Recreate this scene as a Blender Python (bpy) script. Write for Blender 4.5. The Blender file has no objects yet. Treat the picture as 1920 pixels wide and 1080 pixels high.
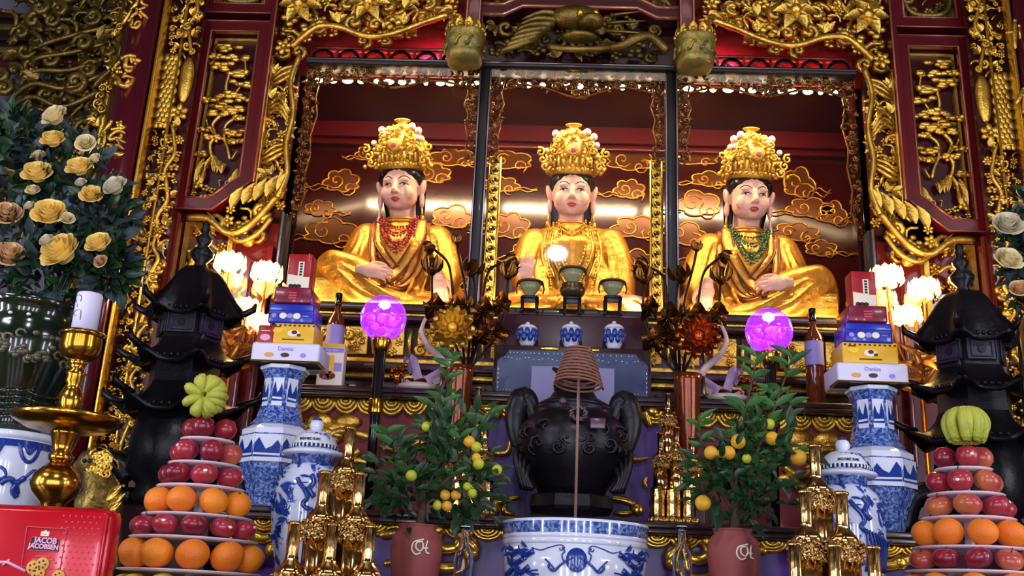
import bpy, bmesh, math, random
import numpy as np
from mathutils import Vector, Matrix
R=random.Random(7)
SC=bpy.context.scene
COL=SC.collection
PI=math.pi
# ---------------------------------------------------------------- camera
CAM=np.array((-0.08,0.0,1.35)); FPX=1900.0
_p,_y,_r=math.radians(18),math.radians(2.5),math.radians(2.6)
_F=np.array((-math.sin(_y)*math.cos(_p),math.cos(_y)*math.cos(_p),math.sin(_p)))
_r0=np.array((math.cos(_y),math.sin(_y),0)); _u0=np.cross(_r0,_F)
_R=math.cos(_r)*_r0+math.sin(_r)*_u0; _U=math.cos(_r)*_u0-math.sin(_r)*_r0
def at(u,v,Y):
    d=_F+_R*((u-960)/FPX)+_U*((540-v)/FPX)
    return Vector(CAM+d*((Y-CAM[1])/d[1]))
def zat(X,Y,v):
    k=(540-v)/FPX; n=_U-k*_F
    return CAM[2]-((X-CAM[0])*n[0]+(Y-CAM[1])*n[1])/n[2]
def xat(u,Y,z):
    k=(u-960)/FPX; n=_R-k*_F
    return CAM[0]-((Y-CAM[1])*n[1]+(z-CAM[2])*n[2])/n[0]
def mpp(Y,z=2.0): return float(np.dot(np.array((0,Y,z))-CAM,_F))/FPX
cd=bpy.data.cameras.new('camera'); cam=bpy.data.objects.new('camera',cd); COL.objects.link(cam)
cd.sensor_width=36; cd.lens=36*FPX/1920; cd.clip_start=.05
cam.matrix_world=Matrix(((_R[0],_U[0],-_F[0],CAM[0]),(_R[1],_U[1],-_F[1],CAM[1]),(_R[2],_U[2],-_F[2],CAM[2]),(0,0,0,1)))
SC.camera=cam
# ---------------------------------------------------------------- materials
def lin(h):
    h=h.lstrip('#'); c=[int(h[i:i+2],16)/255 for i in (0,2,4)]
    return tuple(x/12.92 if x<=.04045 else ((x+.055)/1.055)**2.4 for x in c)+(1,)
MATS={}
def mat(name,col,rough=.5,metal=0,emit=None,es=0,bump=0,bscale=60,var=None,vscale=8,trans=0,coat=0,ior=1.45,alpha=1,detail=3):
    m=bpy.data.materials.new(name); m.use_nodes=True; nt=m.node_tree; b=nt.nodes['Principled BSDF']
    c=lin(col) if isinstance(col,str) else col
    b.inputs['Base Color'].default_value=c; b.inputs['Roughness'].default_value=rough; b.inputs['Metallic'].default_value=metal
    b.inputs['IOR'].default_value=ior
    if trans: b.inputs['Transmission Weight'].default_value=trans
    if coat: b.inputs['Coat Weight'].default_value=coat; b.inputs['Coat Roughness'].default_value=.08
    if alpha<1: b.inputs['Alpha'].default_value=alpha
    if emit: b.inputs['Emission Color'].default_value=lin(emit); b.inputs['Emission Strength'].default_value=es
    if bump or var:
        tc=nt.nodes.new('ShaderNodeTexCoord')
    if var:
        n=nt.nodes.new('ShaderNodeTexNoise'); n.inputs['Scale'].default_value=vscale; n.inputs['Detail'].default_value=detail
        r=nt.nodes.new('ShaderNodeValToRGB'); r.color_ramp.elements[0].position=.35; r.color_ramp.elements[1].position=.65
        r.color_ramp.elements[0].color=c; r.color_ramp.elements[1].color=lin(var)
        nt.links.new(tc.outputs['Object'],n.inputs['Vector']); nt.links.new(n.outputs['Fac'],r.inputs['Fac']); nt.links.new(r.outputs['Color'],b.inputs['Base Color'])
    if bump:
        n=nt.nodes.new('ShaderNodeTexNoise'); n.inputs['Scale'].default_value=bscale; n.inputs['Detail'].default_value=2
        bp=nt.nodes.new('ShaderNodeBump'); bp.inputs['Strength'].default_value=bump; bp.inputs['Distance'].default_value=.01
        nt.links.new(tc.outputs['Object'],n.inputs['Vector']); nt.links.new(n.outputs['Fac'],bp.inputs['Height']); nt.links.new(bp.outputs['Normal'],b.inputs['Normal'])
    MATS[name]=m; return m
# ---------------------------------------------------------------- mesh builder
class MB:
    def __init__(s): s.v=[]; s.f=[]; s.m=[]; s.s=[]
    def add(s,vs,fs,mi=0,sm=True):
        b=len(s.v); s.v.extend([tuple(map(float,x)) for x in vs])
        for f in fs: s.f.append(tuple(b+i for i in f)); s.m.append(mi); s.s.append(sm)
    def box(s,a,b,mi=0,bev=0):
        x0,y0,z0=[min(p,q) for p,q in zip(a,b)]; x1,y1,z1=[max(p,q) for p,q in zip(a,b)]
        if bev<=0:
            vs=[(x0,y0,z0),(x1,y0,z0),(x1,y1,z0),(x0,y1,z0),(x0,y0,z1),(x1,y0,z1),(x1,y1,z1),(x0,y1,z1)]
            s.add(vs,[(0,3,2,1),(4,5,6,7),(0,1,5,4),(1,2,6,5),(2,3,7,6),(3,0,4,7)],mi,False)
        else:
            bm=bmesh.new(); bmesh.ops.create_cube(bm,size=1)
            for v in bm.verts: v.co=Vector(((x0+x1)/2+v.co.x*(x1-x0),(y0+y1)/2+v.co.y*(y1-y0),(z0+z1)/2+v.co.z*(z1-z0)))
            bmesh.ops.bevel(bm,geom=bm.edges[:],offset=min(bev,(x1-x0)*.45,(y1-y0)*.45,(z1-z0)*.45),segments=2,affect='EDGES',profile=.5)
            s.bm(bm,mi,True)
    def bm(s,bm,mi=0,sm=True,M=None):
        bm.verts.index_update()
        s.add([(M@v.co if M else v.co) for v in bm.verts],[[v.index for v in f.verts] for f in bm.faces],mi,sm); bm.free()
    def mesh(s,me,M=None,mi=0,sm=True):
        s.add([(M@v.co if M else v.co) for v in me.vertices],[tuple(p.vertices) for p in me.polygons],mi,sm)
    def lathe(s,c,prof,n=32,mi=0,sm=True,sq=None,a0=0,caps=True,arc=2*PI):
        """prof = [(r,z)] with z absolute, axis through c (x,y)"""
        full=abs(arc-2*PI)<1e-6; N=n if full else n+1
        vs=[]; fs=[]
        for r,z in prof:
            for i in range(N):
                a=a0+arc*i/n; k=1
                if sq: k=1/max(abs(math.cos(a))**sq+abs(math.sin(a))**sq,1e-9)**(1/sq)
                vs.append((c[0]+r*k*math.cos(a),c[1]+r*k*math.sin(a),z))
        for j in range(len(prof)-1):
            for i in range(n):
                i2=(i+1)%N; fs.append((j*N+i,j*N+i2,(j+1)*N+i2,(j+1)*N+i))
        if caps and full:
            if prof[0][0]>1e-5: fs.append(tuple(range(N-1,-1,-1)))
            if prof[-1][0]>1e-5: fs.append(tuple((len(prof)-1)*N+i for i in range(N)))
        s.add(vs,fs,mi,sm)
    def tube(s,pts,rad,n=6,mi=0,sm=True,flat=1,closed=False,up=None):
        pts=[Vector(p) for p in pts]; k=len(pts)
        if k<2: return
        if not hasattr(rad,'__len__'): rad=[rad]*k
        vs=[]; fs=[]; nrm=None
        for i,p in enumerate(pts):
            if closed: t=pts[(i+1)%k]-pts[i-1]
            else: t=pts[min(i+1,k-1)]-pts[max(i-1,0)]
            if t.length<1e-9: t=Vector((0,0,1))
            t.normalize()
            if up is not None: nrm=Vector(up)-t*Vector(up).dot(t)
            elif nrm is None:
                a=Vector((0,1,0)) if abs(t.y)<.9 else Vector((1,0,0)); nrm=a-t*a.dot(t)
            else: nrm=nrm-t*nrm.dot(t)
            if nrm.length<1e-6: nrm=t.orthogonal()
            nrm.normalize(); bi=t.cross(nrm)
            for j in range(n):
                a=2*PI*j/n; vs.append(p+nrm*(math.cos(a)*rad[i]*flat)+bi*(math.sin(a)*rad[i]))
        K=k if closed else k-1
        for i in range(K):
            i2=(i+1)%k
            for j in range(n):
                j2=(j+1)%n; fs.append((i*n+j,i*n+j2,i2*n+j2,i2*n+j))
        if not closed:
            fs.append(tuple(range(n-1,-1,-1))); fs.append(tuple((k-1)*n+j for j in range(n)))
        s.add(vs,fs,mi,sm)
    def ell(s,c,r,n=10,m=7,mi=0,M=None,sm=True):
        if not hasattr(r,'__len__'): r=(r,r,r)
        vs=[]; fs=[]; c=Vector(c)
        for j in range(1,m):
            b=PI*j/m
            for i in range(n):
                a=2*PI*i/n; q=Vector((r[0]*math.sin(b)*math.cos(a),r[1]*math.sin(b)*math.sin(a),r[2]*math.cos(b)))
                vs.append(c+(M@q if M else q))
        t=Vector((0,0,r[2])); vs.append(c+(M@t if M else t)); vs.append(c-(M@t if M else t)); T=len(vs)-2
        for j in range(m-2):
            for i in range(n):
                i2=(i+1)%n; fs.append((j*n+i,(j+1)*n+i,(j+1)*n+i2,j*n+i2))
        for i in range(n):
            i2=(i+1)%n; fs.append((T,i,i2)); fs.append((T+1,(m-2)*n+i2,(m-2)*n+i))
        s.add(vs,fs,mi,sm)
    def prism(s,poly,y0,y1,mi=0,sm=False,M=None):
        """polygon in XZ extruded from y0 (front) to y1"""
        n=len(poly); vs=[(x,y0,z) for x,z in poly]+[(x,y1,z) for x,z in poly]
        if M: vs=[M@Vector(v) for v in vs]
        fs=[tuple(range(n)),tuple(range(2*n-1,n-1,-1))]+[(i,i+n,(i+1)%n+n,(i+1)%n) for i in range(n)]
        s.add(vs,fs,mi,sm)
    def leaf(s,p,d,l,w,nrm=(0,-1,0),mi=0,curl=.25,thick=0):
        """pointed leaf from p along d, folded along its rib"""
        p=Vector(p); d=Vector(d).normalized(); nn=Vector(nrm); nn=(nn-d*nn.dot(d))
        if nn.length<1e-6: nn=d.orthogonal()
        nn.normalize(); b=d.cross(nn); vs=[]; fs=[]
        ts=(0,.22,.5,.78,1); ws=(.12,.8,1,.6,.02)
        for t,k in zip(ts,ws):
            q=p+d*(l*t)+nn*(-curl*l*t*t); h=w*.5*k
            vs+= [q+b*h+nn*(h*.5),q,q-b*h+nn*(h*.5)]
        for i in range(4):
            a=i*3; fs+=[(a,a+1,a+4,a+3),(a+1,a+2,a+5,a+4)]
        s.add(vs,fs,mi,True)
    def build(s,name,mats,parent=None,loc=None,auto=None):
        me=bpy.data.meshes.new(name)
        o0=ORG.get(parent.name) if parent else (Vector(loc) if loc is not None else Vector((0,0,0)))
        me.from_pydata([(x-o0[0],y-o0[1],z-o0[2]) for x,y,z in s.v],[],s.f)
        if not isinstance(mats,(list,tuple)): mats=[mats]
        for m in mats: me.materials.append(MATS[m] if isinstance(m,str) else m)
        me.polygons.foreach_set('material_index',s.m); me.polygons.foreach_set('use_smooth',s.s)
        me.update(); me.validate()
        o=bpy.data.objects.new(name,me); COL.objects.link(o)
        if parent: o.parent=parent
        else: o.location=o0
        ORG[o.name]=o0
        return o
ORG={}
def tag(o,label,cat,group=None):
    o['label']=label; o['category']=cat
    if group: o['group']=group
    return o
def thing(name,label,cat,loc,group=None):
    o=bpy.data.objects.new(name,None); o.empty_display_size=.05; COL.objects.link(o); o.location=loc; ORG[o.name]=Vector(loc)
    return tag(o,label,cat,group)
def struct(o): o['kind']='structure'; return o
KIDS={}
def kids(o): return [c for c in bpy.data.objects if c.parent==o]
def copy_tree(o,parent=None,loc=None,label=None,group=None,mirror=False,rz=None,scale=None,subs=None):
    if subs is None:
        subs={}
        for c in bpy.data.objects:
            if c.parent: subs.setdefault(c.parent.name,[]).append(c)
    c=o.copy(); COL.objects.link(c)
    if parent: c.parent=parent
    if loc is not None: c.location=loc
    if label: c['label']=label
    if group: c['group']=group
    if mirror: c.scale=(-c.scale[0],c.scale[1],c.scale[2])
    if rz is not None: c.rotation_euler=(0,0,rz) if not hasattr(rz,'__len__') else rz
    if scale is not None: c.scale=(scale,)*3 if not hasattr(scale,'__len__') else scale
    ORG[c.name]=Vector(c.location) if not parent else ORG.get(parent.name)
    for ch in subs.get(o.name,[]): copy_tree(ch,c,subs=subs)
    return c
def mirror_of(o,label,group=None):
    l=o.location; return copy_tree(o,loc=(-l[0],l[1],l[2]),label=label,group=group,mirror=True)
def remesh(mb,vox,smooth=4,smf=.5):
    """fuse the shapes of mb into one closed surface, return a Mesh"""
    me=bpy.data.meshes.new('tmp'); me.from_pydata(mb.v,[],mb.f); me.update()
    o=bpy.data.objects.new('tmp',me); COL.objects.link(o)
    md=o.modifiers.new('r','REMESH'); md.mode='VOXEL'; md.voxel_size=vox; md.use_smooth_shade=True
    if smooth: ms=o.modifiers.new('s','SMOOTH'); ms.iterations=smooth; ms.factor=smf
    dg=bpy.context.evaluated_depsgraph_get(); dg.update()
    r=bpy.data.meshes.new_from_object(o.evaluated_get(dg)); bpy.data.objects.remove(o); bpy.data.meshes.remove(me)
    return r
def fused(mb,vox,smooth=4):
    r=MB(); me=remesh(mb,vox,smooth); r.mesh(me); bpy.data.meshes.remove(me); return r
_txt={}
def text(mb,body,size,M,mi=0,ext=.0008,bold=0,align='CENTER'):
    """raised lettering; local text plane X right / Y up mapped by M"""
    cu=bpy.data.curves.new('t','FONT'); cu.body=body; cu.size=size; cu.extrude=ext; cu.offset=bold; cu.align_x=align; cu.align_y='CENTER'; cu.resolution_u=3
    o=bpy.data.objects.new('t',cu); COL.objects.link(o); dg=bpy.context.evaluated_depsgraph_get(); dg.update()
    me=o.evaluated_get(dg).to_mesh(); mb.mesh(me,M,mi,False); o.evaluated_get(dg).to_mesh_clear()
    bpy.data.objects.remove(o); bpy.data.curves.remove(cu)
def front(x,y,z,rz=0,rx=0):
    """matrix: text plane facing -Y at (x,y,z)"""
    return Matrix.Translation((x,y,z))@Matrix.Rotation(rz,4,'Z')@Matrix.Rotation(PI/2+rx,4,'X')
def spiral(c,r,turns,a0,sgn=1,n=14,y=None,k=.12):
    out=[]
    for i in range(n):
        t=i/(n-1); a=a0+sgn*turns*2*PI*t; q=r*((1-t)*(1-k)+k)
        out.append((c[0]+q*math.cos(a),c[1]-.25*r*t,c[2]+q*math.sin(a)))
    return out
def inpoly(x,z,P):
    c=False; j=len(P)-1
    for i in range(len(P)):
        if (P[i][1]>z)!=(P[j][1]>z) and x<(P[j][0]-P[i][0])*(z-P[i][1])/(P[j][1]-P[i][1])+P[i][0]: c=not c
        j=i
    return c
def smooth_path(pts,n=6):
    pts=[Vector(p) for p in pts]; out=[]
    for i in range(len(pts)-1):
        p0=pts[max(i-1,0)]; p1=pts[i]; p2=pts[i+1]; p3=pts[min(i+2,len(pts)-1)]
        for k in range(n):
            t=k/n; out.append(.5*((2*p1)+(p2-p0)*t+(2*p0-5*p1+4*p2-p3)*t*t+(3*p1-p0-3*p2+p3)*t*t*t))
    out.append(pts[-1]); return out
def carve(mb,P,y0,step,seed=1,depth=.03,mi=0,kinds='sslfc',fat=1.0):
    """gilded openwork: scrolls, leaves, blossoms and cloud knobs filling polygon P (XZ) in front of y0"""
    r=random.Random(seed); xs=[p[0] for p in P]; zs=[p[1] for p in P]
    z=min(zs)+step*.3; row=0
    while z<max(zs):
        x=min(xs)+(step*.5 if row%2 else step*.2)
        while x<max(xs):
            px=x+r.uniform(-.25,.25)*step; pz=z+r.uniform(-.25,.25)*step
            if inpoly(px,pz,P):
                motif(mb,(px,y0-r.uniform(.1,1)*depth,pz),step*r.uniform(.68,1.05),r,mi,r.choice(kinds),fat)
            x+=step
        z+=step*.82; row+=1
def motif(mb,c,s,r,mi,k,fat=1.0):
    a=r.uniform(0,2*PI); g=r.choice((-1,1))
    if k=='s':
        pts=spiral(c,s*.62,r.uniform(.9,1.5),a,g,11); n=len(pts)
        mb.tube(pts,[s*fat*(.07+.11*math.sin(PI*(.12+.8*i/(n-1)))) for i in range(n)],5,mi)
        mb.ell((pts[-1][0],pts[-1][1]-.01*s,pts[-1][2]),s*.14*fat,6,4,mi)
    elif k=='l':
        for i in range(4):
            b=a+(i-1.5)*.55; d=Vector((math.cos(b),-.45,math.sin(b)))
            mb.leaf(c,d,s*r.uniform(.7,1.05),s*.36*fat,(0,-1,0),mi,curl=r.uniform(-.2,.5))
    elif k=='f':
        for i in range(6):
            b=a+i*PI/3
            M=Matrix.Rotation(-b,3,'Y'); mb.ell((c[0]+math.cos(b)*s*.3,c[1]-.05*s,c[2]+math.sin(b)*s*.3),(s*.24,s*.11,s*.16),6,4,mi,M)
        mb.ell((c[0],c[1]-.12*s,c[2]),s*.14,6,4,mi)
    elif k=='c':
        for i in range(4):
            b=a+i*1.3; mb.ell((c[0]+math.cos(b)*s*.33,c[1]-.06*s*(i%2),c[2]+math.sin(b)*s*.25),(s*.27,s*.16,s*.2),7,4,mi)
    elif k=='t':
        pts=[(c[0]+s*.9*t*math.cos(a)+.18*s*math.sin(5*t+a),c[1]-.12*s*math.sin(PI*t),c[2]+s*.9*t*math.sin(a)+.18*s*math.cos(5*t)) for t in (-.7,-.45,-.2,.05,.3,.55,.8)]
        mb.tube(pts,[s*fat*q for q in (.05,.11,.13,.11,.1,.07,.03)],5,mi)
def frame_poly(mb,P,w,y0,y1,mi=0):
    """mitred rail of width w inside polygon P (XZ, ccw) between depths y0<y1"""
    n=len(P); I=[]
    for i in range(n):
        a=Vector(P[i-1]);b=Vector(P[i]);c=Vector(P[(i+1)%n])
        d1=(b-a).normalized(); d2=(c-b).normalized(); n1=Vector((-d1.y,d1.x)); n2=Vector((-d2.y,d2.x))
        m=(n1+n2); m=m/max(m.dot(n1),.2); I.append(b+m*w)
    vs=[]; fs=[]
    for y in (y0,y1):
        vs+=[(p[0],y,p[1]) for p in P]+[(p[0],y,p[1]) for p in I]
    for i in range(n):
        j=(i+1)%n
        fs+=[(i,j,n+j,n+i),(2*n+i,3*n+i,3*n+j,2*n+j),(i,2*n+i,2*n+j,j),(n+i,n+j,3*n+j,3*n+i)]
    mb.add(vs,fs,mi,False)
    return [tuple(p) for p in I]
mat('gold','#efc654',.34,.88,bump=.25,bscale=120,var='#bd9138',vscale=14)
mat('bright_gold','#f0c04c',.27,.9,bump=.12,bscale=90)
mat('old_gold','#8f7638',.4,.75,bump=.3,bscale=90,var='#63501f',vscale=9)
mat('robe_gold','#d99a36',.38,.6,bump=.5,bscale=42,var='#b87a20',vscale=16)
mat('crown_gold','#f3bd45',.36,.65,bump=.35,bscale=140)
mat('brass','#c99638',.2,.98,var='#a87722',vscale=5)
mat('lacquer','#5c0f14',.28,0,coat=.35,var='#4a0b10',vscale=2.5)
mat('lacquer_deep','#37070c',.3,0,coat=.3)
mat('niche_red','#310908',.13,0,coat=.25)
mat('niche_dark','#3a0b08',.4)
mat('column_red','#4a0d1a',.2,0,coat=.5)
mat('black_wood','#0d0707',.42,0,coat=.04)
mat('dark_wood','#2a0d0c',.35,coat=.2)
mat('bronze_black','#0d0c10',.36,.25,bump=.15,bscale=40,var='#18161b',vscale=6)
mat('skin','#f6bda2',.4)
mat('lips','#c02a2c',.35)
mat('hair','#0c0a0d',.3)
mat('ink','#1a1012',.5)
mat('porcelain','#dfe4f2',.14,coat=.4)
mat('cobalt','#1b3a8e',.16,coat=.4)
mat('white','#dedcee',.45)
mat('wall','#64616c',.7)
mat('wall_brown','#5a3a2c',.6)
mat('floor_tile','#6c4a3c',.3)
mat('ceil','#4a3a34',.8)
mat('leaf_dark','#15301a',.36,var='#284a25',vscale=5)
mat('leaf_grey','#253630',.45,var='#3c4c52',vscale=9)
mat('leaf_fresh','#356a28',.4,var='#23491d',vscale=7)
mat('clay','#8d4340',.62,bump=.1)
mat('highlight_fillet','#8a4a34',.25,.3,coat=.4)  # edge beads with the lacquer's highlight put into their colour
mat('cloud_fill','#5e3410',.22,.35,coat=.2)
mat('gold_line','#d9952f',.3,.75)
mat('led','#ffe9c8',.5,emit='#ffd9a0',es=14)
mat('led_red','#ff3050',.5,emit='#ff4030',es=1.5)
mat('led_magenta','#ff20c0',.5,emit='#ff20b0',es=1.2)
mat('silver_edge','#8d868f',.25,.8)
mat('lattice_red','#6e1a16',.25,coat=.4)
mat('capital','#a08a3c',.4,.55,bump=.35,bscale=60,var='#6f6a3a',vscale=12)
mat('purple_lit_lacquer','#4c2f7c',.34,coat=.12)  # lacquer with the purple reflected light put into its base colour
def glass_mat():
    m=bpy.data.materials.new('pane_glass'); m.use_nodes=True; nt=m.node_tree; nt.nodes.clear()
    o=nt.nodes.new('ShaderNodeOutputMaterial'); mx=nt.nodes.new('ShaderNodeMixShader'); t=nt.nodes.new('ShaderNodeBsdfTransparent'); g=nt.nodes.new('ShaderNodeBsdfGlossy')
    f=nt.nodes.new('ShaderNodeFresnel'); f.inputs['IOR'].default_value=1.35; g.inputs['Roughness'].default_value=.02
    nt.links.new(f.outputs[0],mx.inputs[0]); nt.links.new(t.outputs[0],mx.inputs[1]); nt.links.new(g.outputs[0],mx.inputs[2]); nt.links.new(mx.outputs[0],o.inputs[0])
    MATS['pane_glass']=m
glass_mat()
def porcelain_painted(name,kind):
    """white glaze with cobalt brushwork; kind: floral, solid wash"""
    m=bpy.data.materials.new(name); m.use_nodes=True; nt=m.node_tree; b=nt.nodes['Principled BSDF']; N=nt.nodes.new; K=nt.links.new
    b.inputs['Roughness'].default_value=.13; b.inputs['Coat Weight'].default_value=.4
    tc=N('ShaderNodeTexCoord')
    def noise(sc,det,dist=0):
        n=N('ShaderNodeTexNoise'); n.inputs['Scale'].default_value=sc; n.inputs['Detail'].default_value=det; n.inputs['Distortion'].default_value=dist; K(tc.outputs['Object'],n.inputs['Vector']); return n.outputs['Fac']
    def ramp(src,stops):
        r=N('ShaderNodeValToRGB'); e=r.color_ramp.elements
        e[0].position=stops[0][0]; e[0].color=lin(stops[0][1]); e[1].position=stops[-1][0]; e[1].color=lin(stops[-1][1])
        for p,c in stops[1:-1]: q=e.new(p); q.color=lin(c)
        K(src,r.inputs['Fac']); return r.outputs['Color']
    if kind=='floral': c=ramp(noise(17,4,1.2),[(.40,'#dbe1f2'),(.54,'#d3dbf0'),(.565,'#7f97cf'),(.59,'#2a479c'),(.70,'#1a3078')])
    elif kind=='dense': c=ramp(noise(95,3,.8),[(.36,'#8fa4cf'),(.46,'#6c86bd'),(.52,'#415da3'),(.62,'#26408a')])
    else: c=ramp(noise(9,5,2.0),[(.34,'#dbe1f2'),(.44,'#c9d4ee'),(.47,'#3f5fb0'),(.56,'#22418f'),(.60,'#cfd9f0'),(.75,'#dbe1f2')])
    K(c,b.inputs['Base Color']); MATS[name]=m
porcelain_painted('porcelain_floral','floral'); porcelain_painted('porcelain_dense','dense'); porcelain_painted('porcelain_dragon','swirl')
mat('red_paint','#780d14',.5,coat=.05)
mat('box_red','#a8141f',.35); mat('box_maroon','#7c1530',.3,coat=.3); mat('box_blue','#1f2fa8',.3,coat=.3); mat('box_yellow','#e8b21e',.35); mat('box_white','#d9d6ee',.35)
mat('tin_red','#c4001c',.28,.15,coat=.4)
mat('print_red','#b01828',.5); mat('print_brown','#4a2416',.5); mat('print_cream','#f0e6cc',.5); mat('print_pink','#e7a9c4',.5); mat('print_rose','#cf4a58',.45); mat('print_violet','#9a8fd0',.5); mat('print_yellow','#f3c62b',.5); mat('biscuit','#d9a24a',.6)
mat('apple','#a02030',.28,coat=.25,var='#6e1226',vscale=9); mat('apple_sticker_skin','#8c1a30',.28,coat=.25,var='#a83038',vscale=11); mat('apple_blush','#a8303a',.28,coat=.25,var='#c4703e',vscale=8)
mat('orange','#f08a1a',.42,bump=.25,bscale=260,var='#e8741a',vscale=6); mat('mango','#e3bd2c',.4); mat('citron','#b9bc44',.45,bump=.2,bscale=120,var='#a2aa38',vscale=10)
mat('stem','#4a3820',.7); mat('sticker','#f0eef4',.4)
mat('plate','#d9c6cf',.2,coat=.4)
mat('celadon','#8f9468',.25,coat=.5)
mat('pot_bronze','#5e4a34',.3,.6)
mat('ceramic_green','#10180e',.14,coat=.6,var='#1c2412',vscale=9); mat('glaze_brown','#55523a',.2,coat=.4)
mat('rose_yellow','#ffd75c',.6,var='#ffe592',vscale=2); mat('rose_pale','#efdc9c',.5,var='#f2e6bd',vscale=18); mat('rose_cream','#e9dfc0',.5,var='#d8cdb0',vscale=18); mat('rose_peach','#e8b08a',.5,var='#f0cf8e',vscale=14)
mat('bark','#4b3a26',.8); mat('kumquat_green','#b8bf2e',.4); mat('kumquat','#e3a92a',.4)
mat('candle','#dcdaf0',.4); mat('incense','#8a5a44',.75)
mat('amber_glass','#7a360a',.2,.35,trans=.4,coat=.05)
mat('petal_metal','#7d5220',.25,.9,var='#4e3010',vscale=11)
mat('copper_metal','#b5602a',.22,.9)
mat('dark_metal','#241712',.3,.7)
mat('lotus_white','#f2c878',.4,emit='#ffd98c',es=3.0); mat('lotus_dim','#e8c38a',.4,emit='#ffb45c',es=.8); mat('warm_metal','#c07a2c',.3,.7)
mat('ivory','#d8c6ae',.35,coat=.3)
mat('crystal','#d8c8e8',.05,trans=.75,coat=.5,ior=1.5)
mat('quartz','#a58fae',.2,coat=.5,var='#c9b3bf',vscale=12)
mat('clear_glass','#f4f4ff',.03,trans=1,ior=1.25)
mat('acrylic','#77809f',.12,trans=.3,coat=.4,ior=1.3,var='#56617f',vscale=3)
mat('glint','#c9d4f4',.2,coat=.5)
mat('film','#b8b4e0',.1,trans=.55,ior=1.15)
mat('foil_gold','#ecc47c',.14,1.0,bump=.15,bscale=30,var='#a87c3a',vscale=40); mat('valance_gold','#96652e',.32,.85,bump=.2,bscale=100,var='#5e3a18',vscale=30); mat('foil_crinkle','#f2d08a',.16,1.0,bump=1.0,bscale=130,var='#8a5f26',vscale=70); mat('foil_dark','#6b4a1e',.3,.8)
mat('rod_wood','#8a6a5c',.5)
mat('rosette_bronze','#5d4552',.3,.5)
mat('shelf_plum','#3d1420',.35,coat=.2)
mat('bead_red','#a3161a',.2,coat=.5); mat('bead_green','#1f5a28',.2,coat=.5); mat('bead_gold','#f0b63c',.25,.7); mat('trim_red','#7a1512',.35); mat('pearl','#f6d3b2',.25,coat=.4); mat('jewel_pink','#e86a6a',.2,coat=.5)
mat('collar_gold','#c98f34',.38,.55,bump=.5,bscale=55,var='#a8842c',vscale=22)
mat('eye_white','#f3ddd0',.3)
# ================================================================ the room
ZF=2.60; ZT2=2.17; ZT1=1.65; ZT0=1.31
def room():
    m=MB(); m.box((-3.4,-3,-.05),(3.4,5.6,0)); struct(m.build('floor','floor_tile'))
    m=MB(); m.box((-3.4,-3,5),(3.4,5.6,5.05)); struct(m.build('ceiling','ceil'))
    m=MB(); m.box((-3.4,5.6,0),(3.4,5.7,5)); struct(m.build('wall_back','wall_brown'))
    m=MB(); m.box((-3.5,-3,0),(-3.4,5.7,5)); struct(m.build('wall_left','wall'))
    m=MB(); m.box((3.4,-3,0),(3.5,5.7,5)); struct(m.build('wall_right','wall'))
    m=MB(); m.box((-3.4,-3.1,0),(3.4,-3,5)); struct(m.build('wall_front','wall'))
    # grey masonry either side of the timber front, with the stacked mouldings at its top
    k=0
    for sx in (-1,1):
        m=MB(); m.box((sx*1.86,4.45,0),(sx*3.4,4.55,5)); struct(m.build('wall_side_'+('left' if sx<0 else 'right'),'wall'))
        for z,h,mm in ((3.93,.035,'old_gold'),(4.0,.03,'dark_wood'),(4.06,.035,'old_gold'),(4.13,.03,'dark_wood'),(3.86,.05,'lacquer')):
            k+=1; m=MB(); m.box((sx*2.05,4.38,z),(sx*3.4,4.45,z+h),bev=.006); struct(m.build('trim_%d'%k,mm))
room()
# ================================================================ shrine cabinet
def rail(mb,P,w,y0,y1,mi=0,fil=1,fw=.012):
    I=frame_poly(mb,P,w,y0,y1,mi)
    for Q in (P,I):
        c=[(x,y0-.002,z) for x,z in Q]; mb.tube(c,fw*.5,5,fil,closed=True)
    return I
T=thing('shrine_cabinet','carved red and gold lacquered shrine cabinet with three glazed bays holding the statues','shrine',(0,4.2,ZT2))
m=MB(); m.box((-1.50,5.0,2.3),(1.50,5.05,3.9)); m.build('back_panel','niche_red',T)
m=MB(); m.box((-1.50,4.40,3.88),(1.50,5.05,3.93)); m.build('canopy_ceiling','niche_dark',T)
m=MB()
m.box((-1.45,4.93,3.79),(1.45,5.0,3.88)); m.box((-1.45,4.955,3.755),(1.45,5.0,3.79),bev=.008); m.build('cornice','lacquer',T)
for s in (-1,1):
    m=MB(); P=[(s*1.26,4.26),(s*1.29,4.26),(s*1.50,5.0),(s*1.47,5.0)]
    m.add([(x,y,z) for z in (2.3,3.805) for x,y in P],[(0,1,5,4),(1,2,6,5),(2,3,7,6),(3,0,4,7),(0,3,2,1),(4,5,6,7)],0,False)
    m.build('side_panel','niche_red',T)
    m=MB(); m.box((s*1.275,4.16,ZF),(s*1.31,4.24,3.02),bev=.006); m.box((s*1.287,4.14,ZF),(s*1.297,4.17,3.02),mi=1,bev=.003); m.build('jamb',['black_wood','silver_edge'],T)
m=MB(); m.box((-1.27,4.12,ZF-.03),(1.27,5.0,ZF-.002)); m.build('niche_floor','dark_wood',T)
for s in (-1,1):
    x=s*.429
    m=MB(); m.box((x-.022,4.16,ZF),(x+.022,4.25,3.80),bev=.006)
    for q in (-.024,.024): m.box((x+q-.004,4.152,ZF),(x+q+.004,4.165,3.76),mi=1,bev=.002)
    m.build('post',['black_wood','silver_edge'],T)
for a,b in ((-1.262,-.457),(-.402,.402),(.457,1.262)):
    m=MB(); m.box((a,4.157,ZF+.005),(b,4.160,3.772)); m.build('glass_pane','pane_glass',T)
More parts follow.
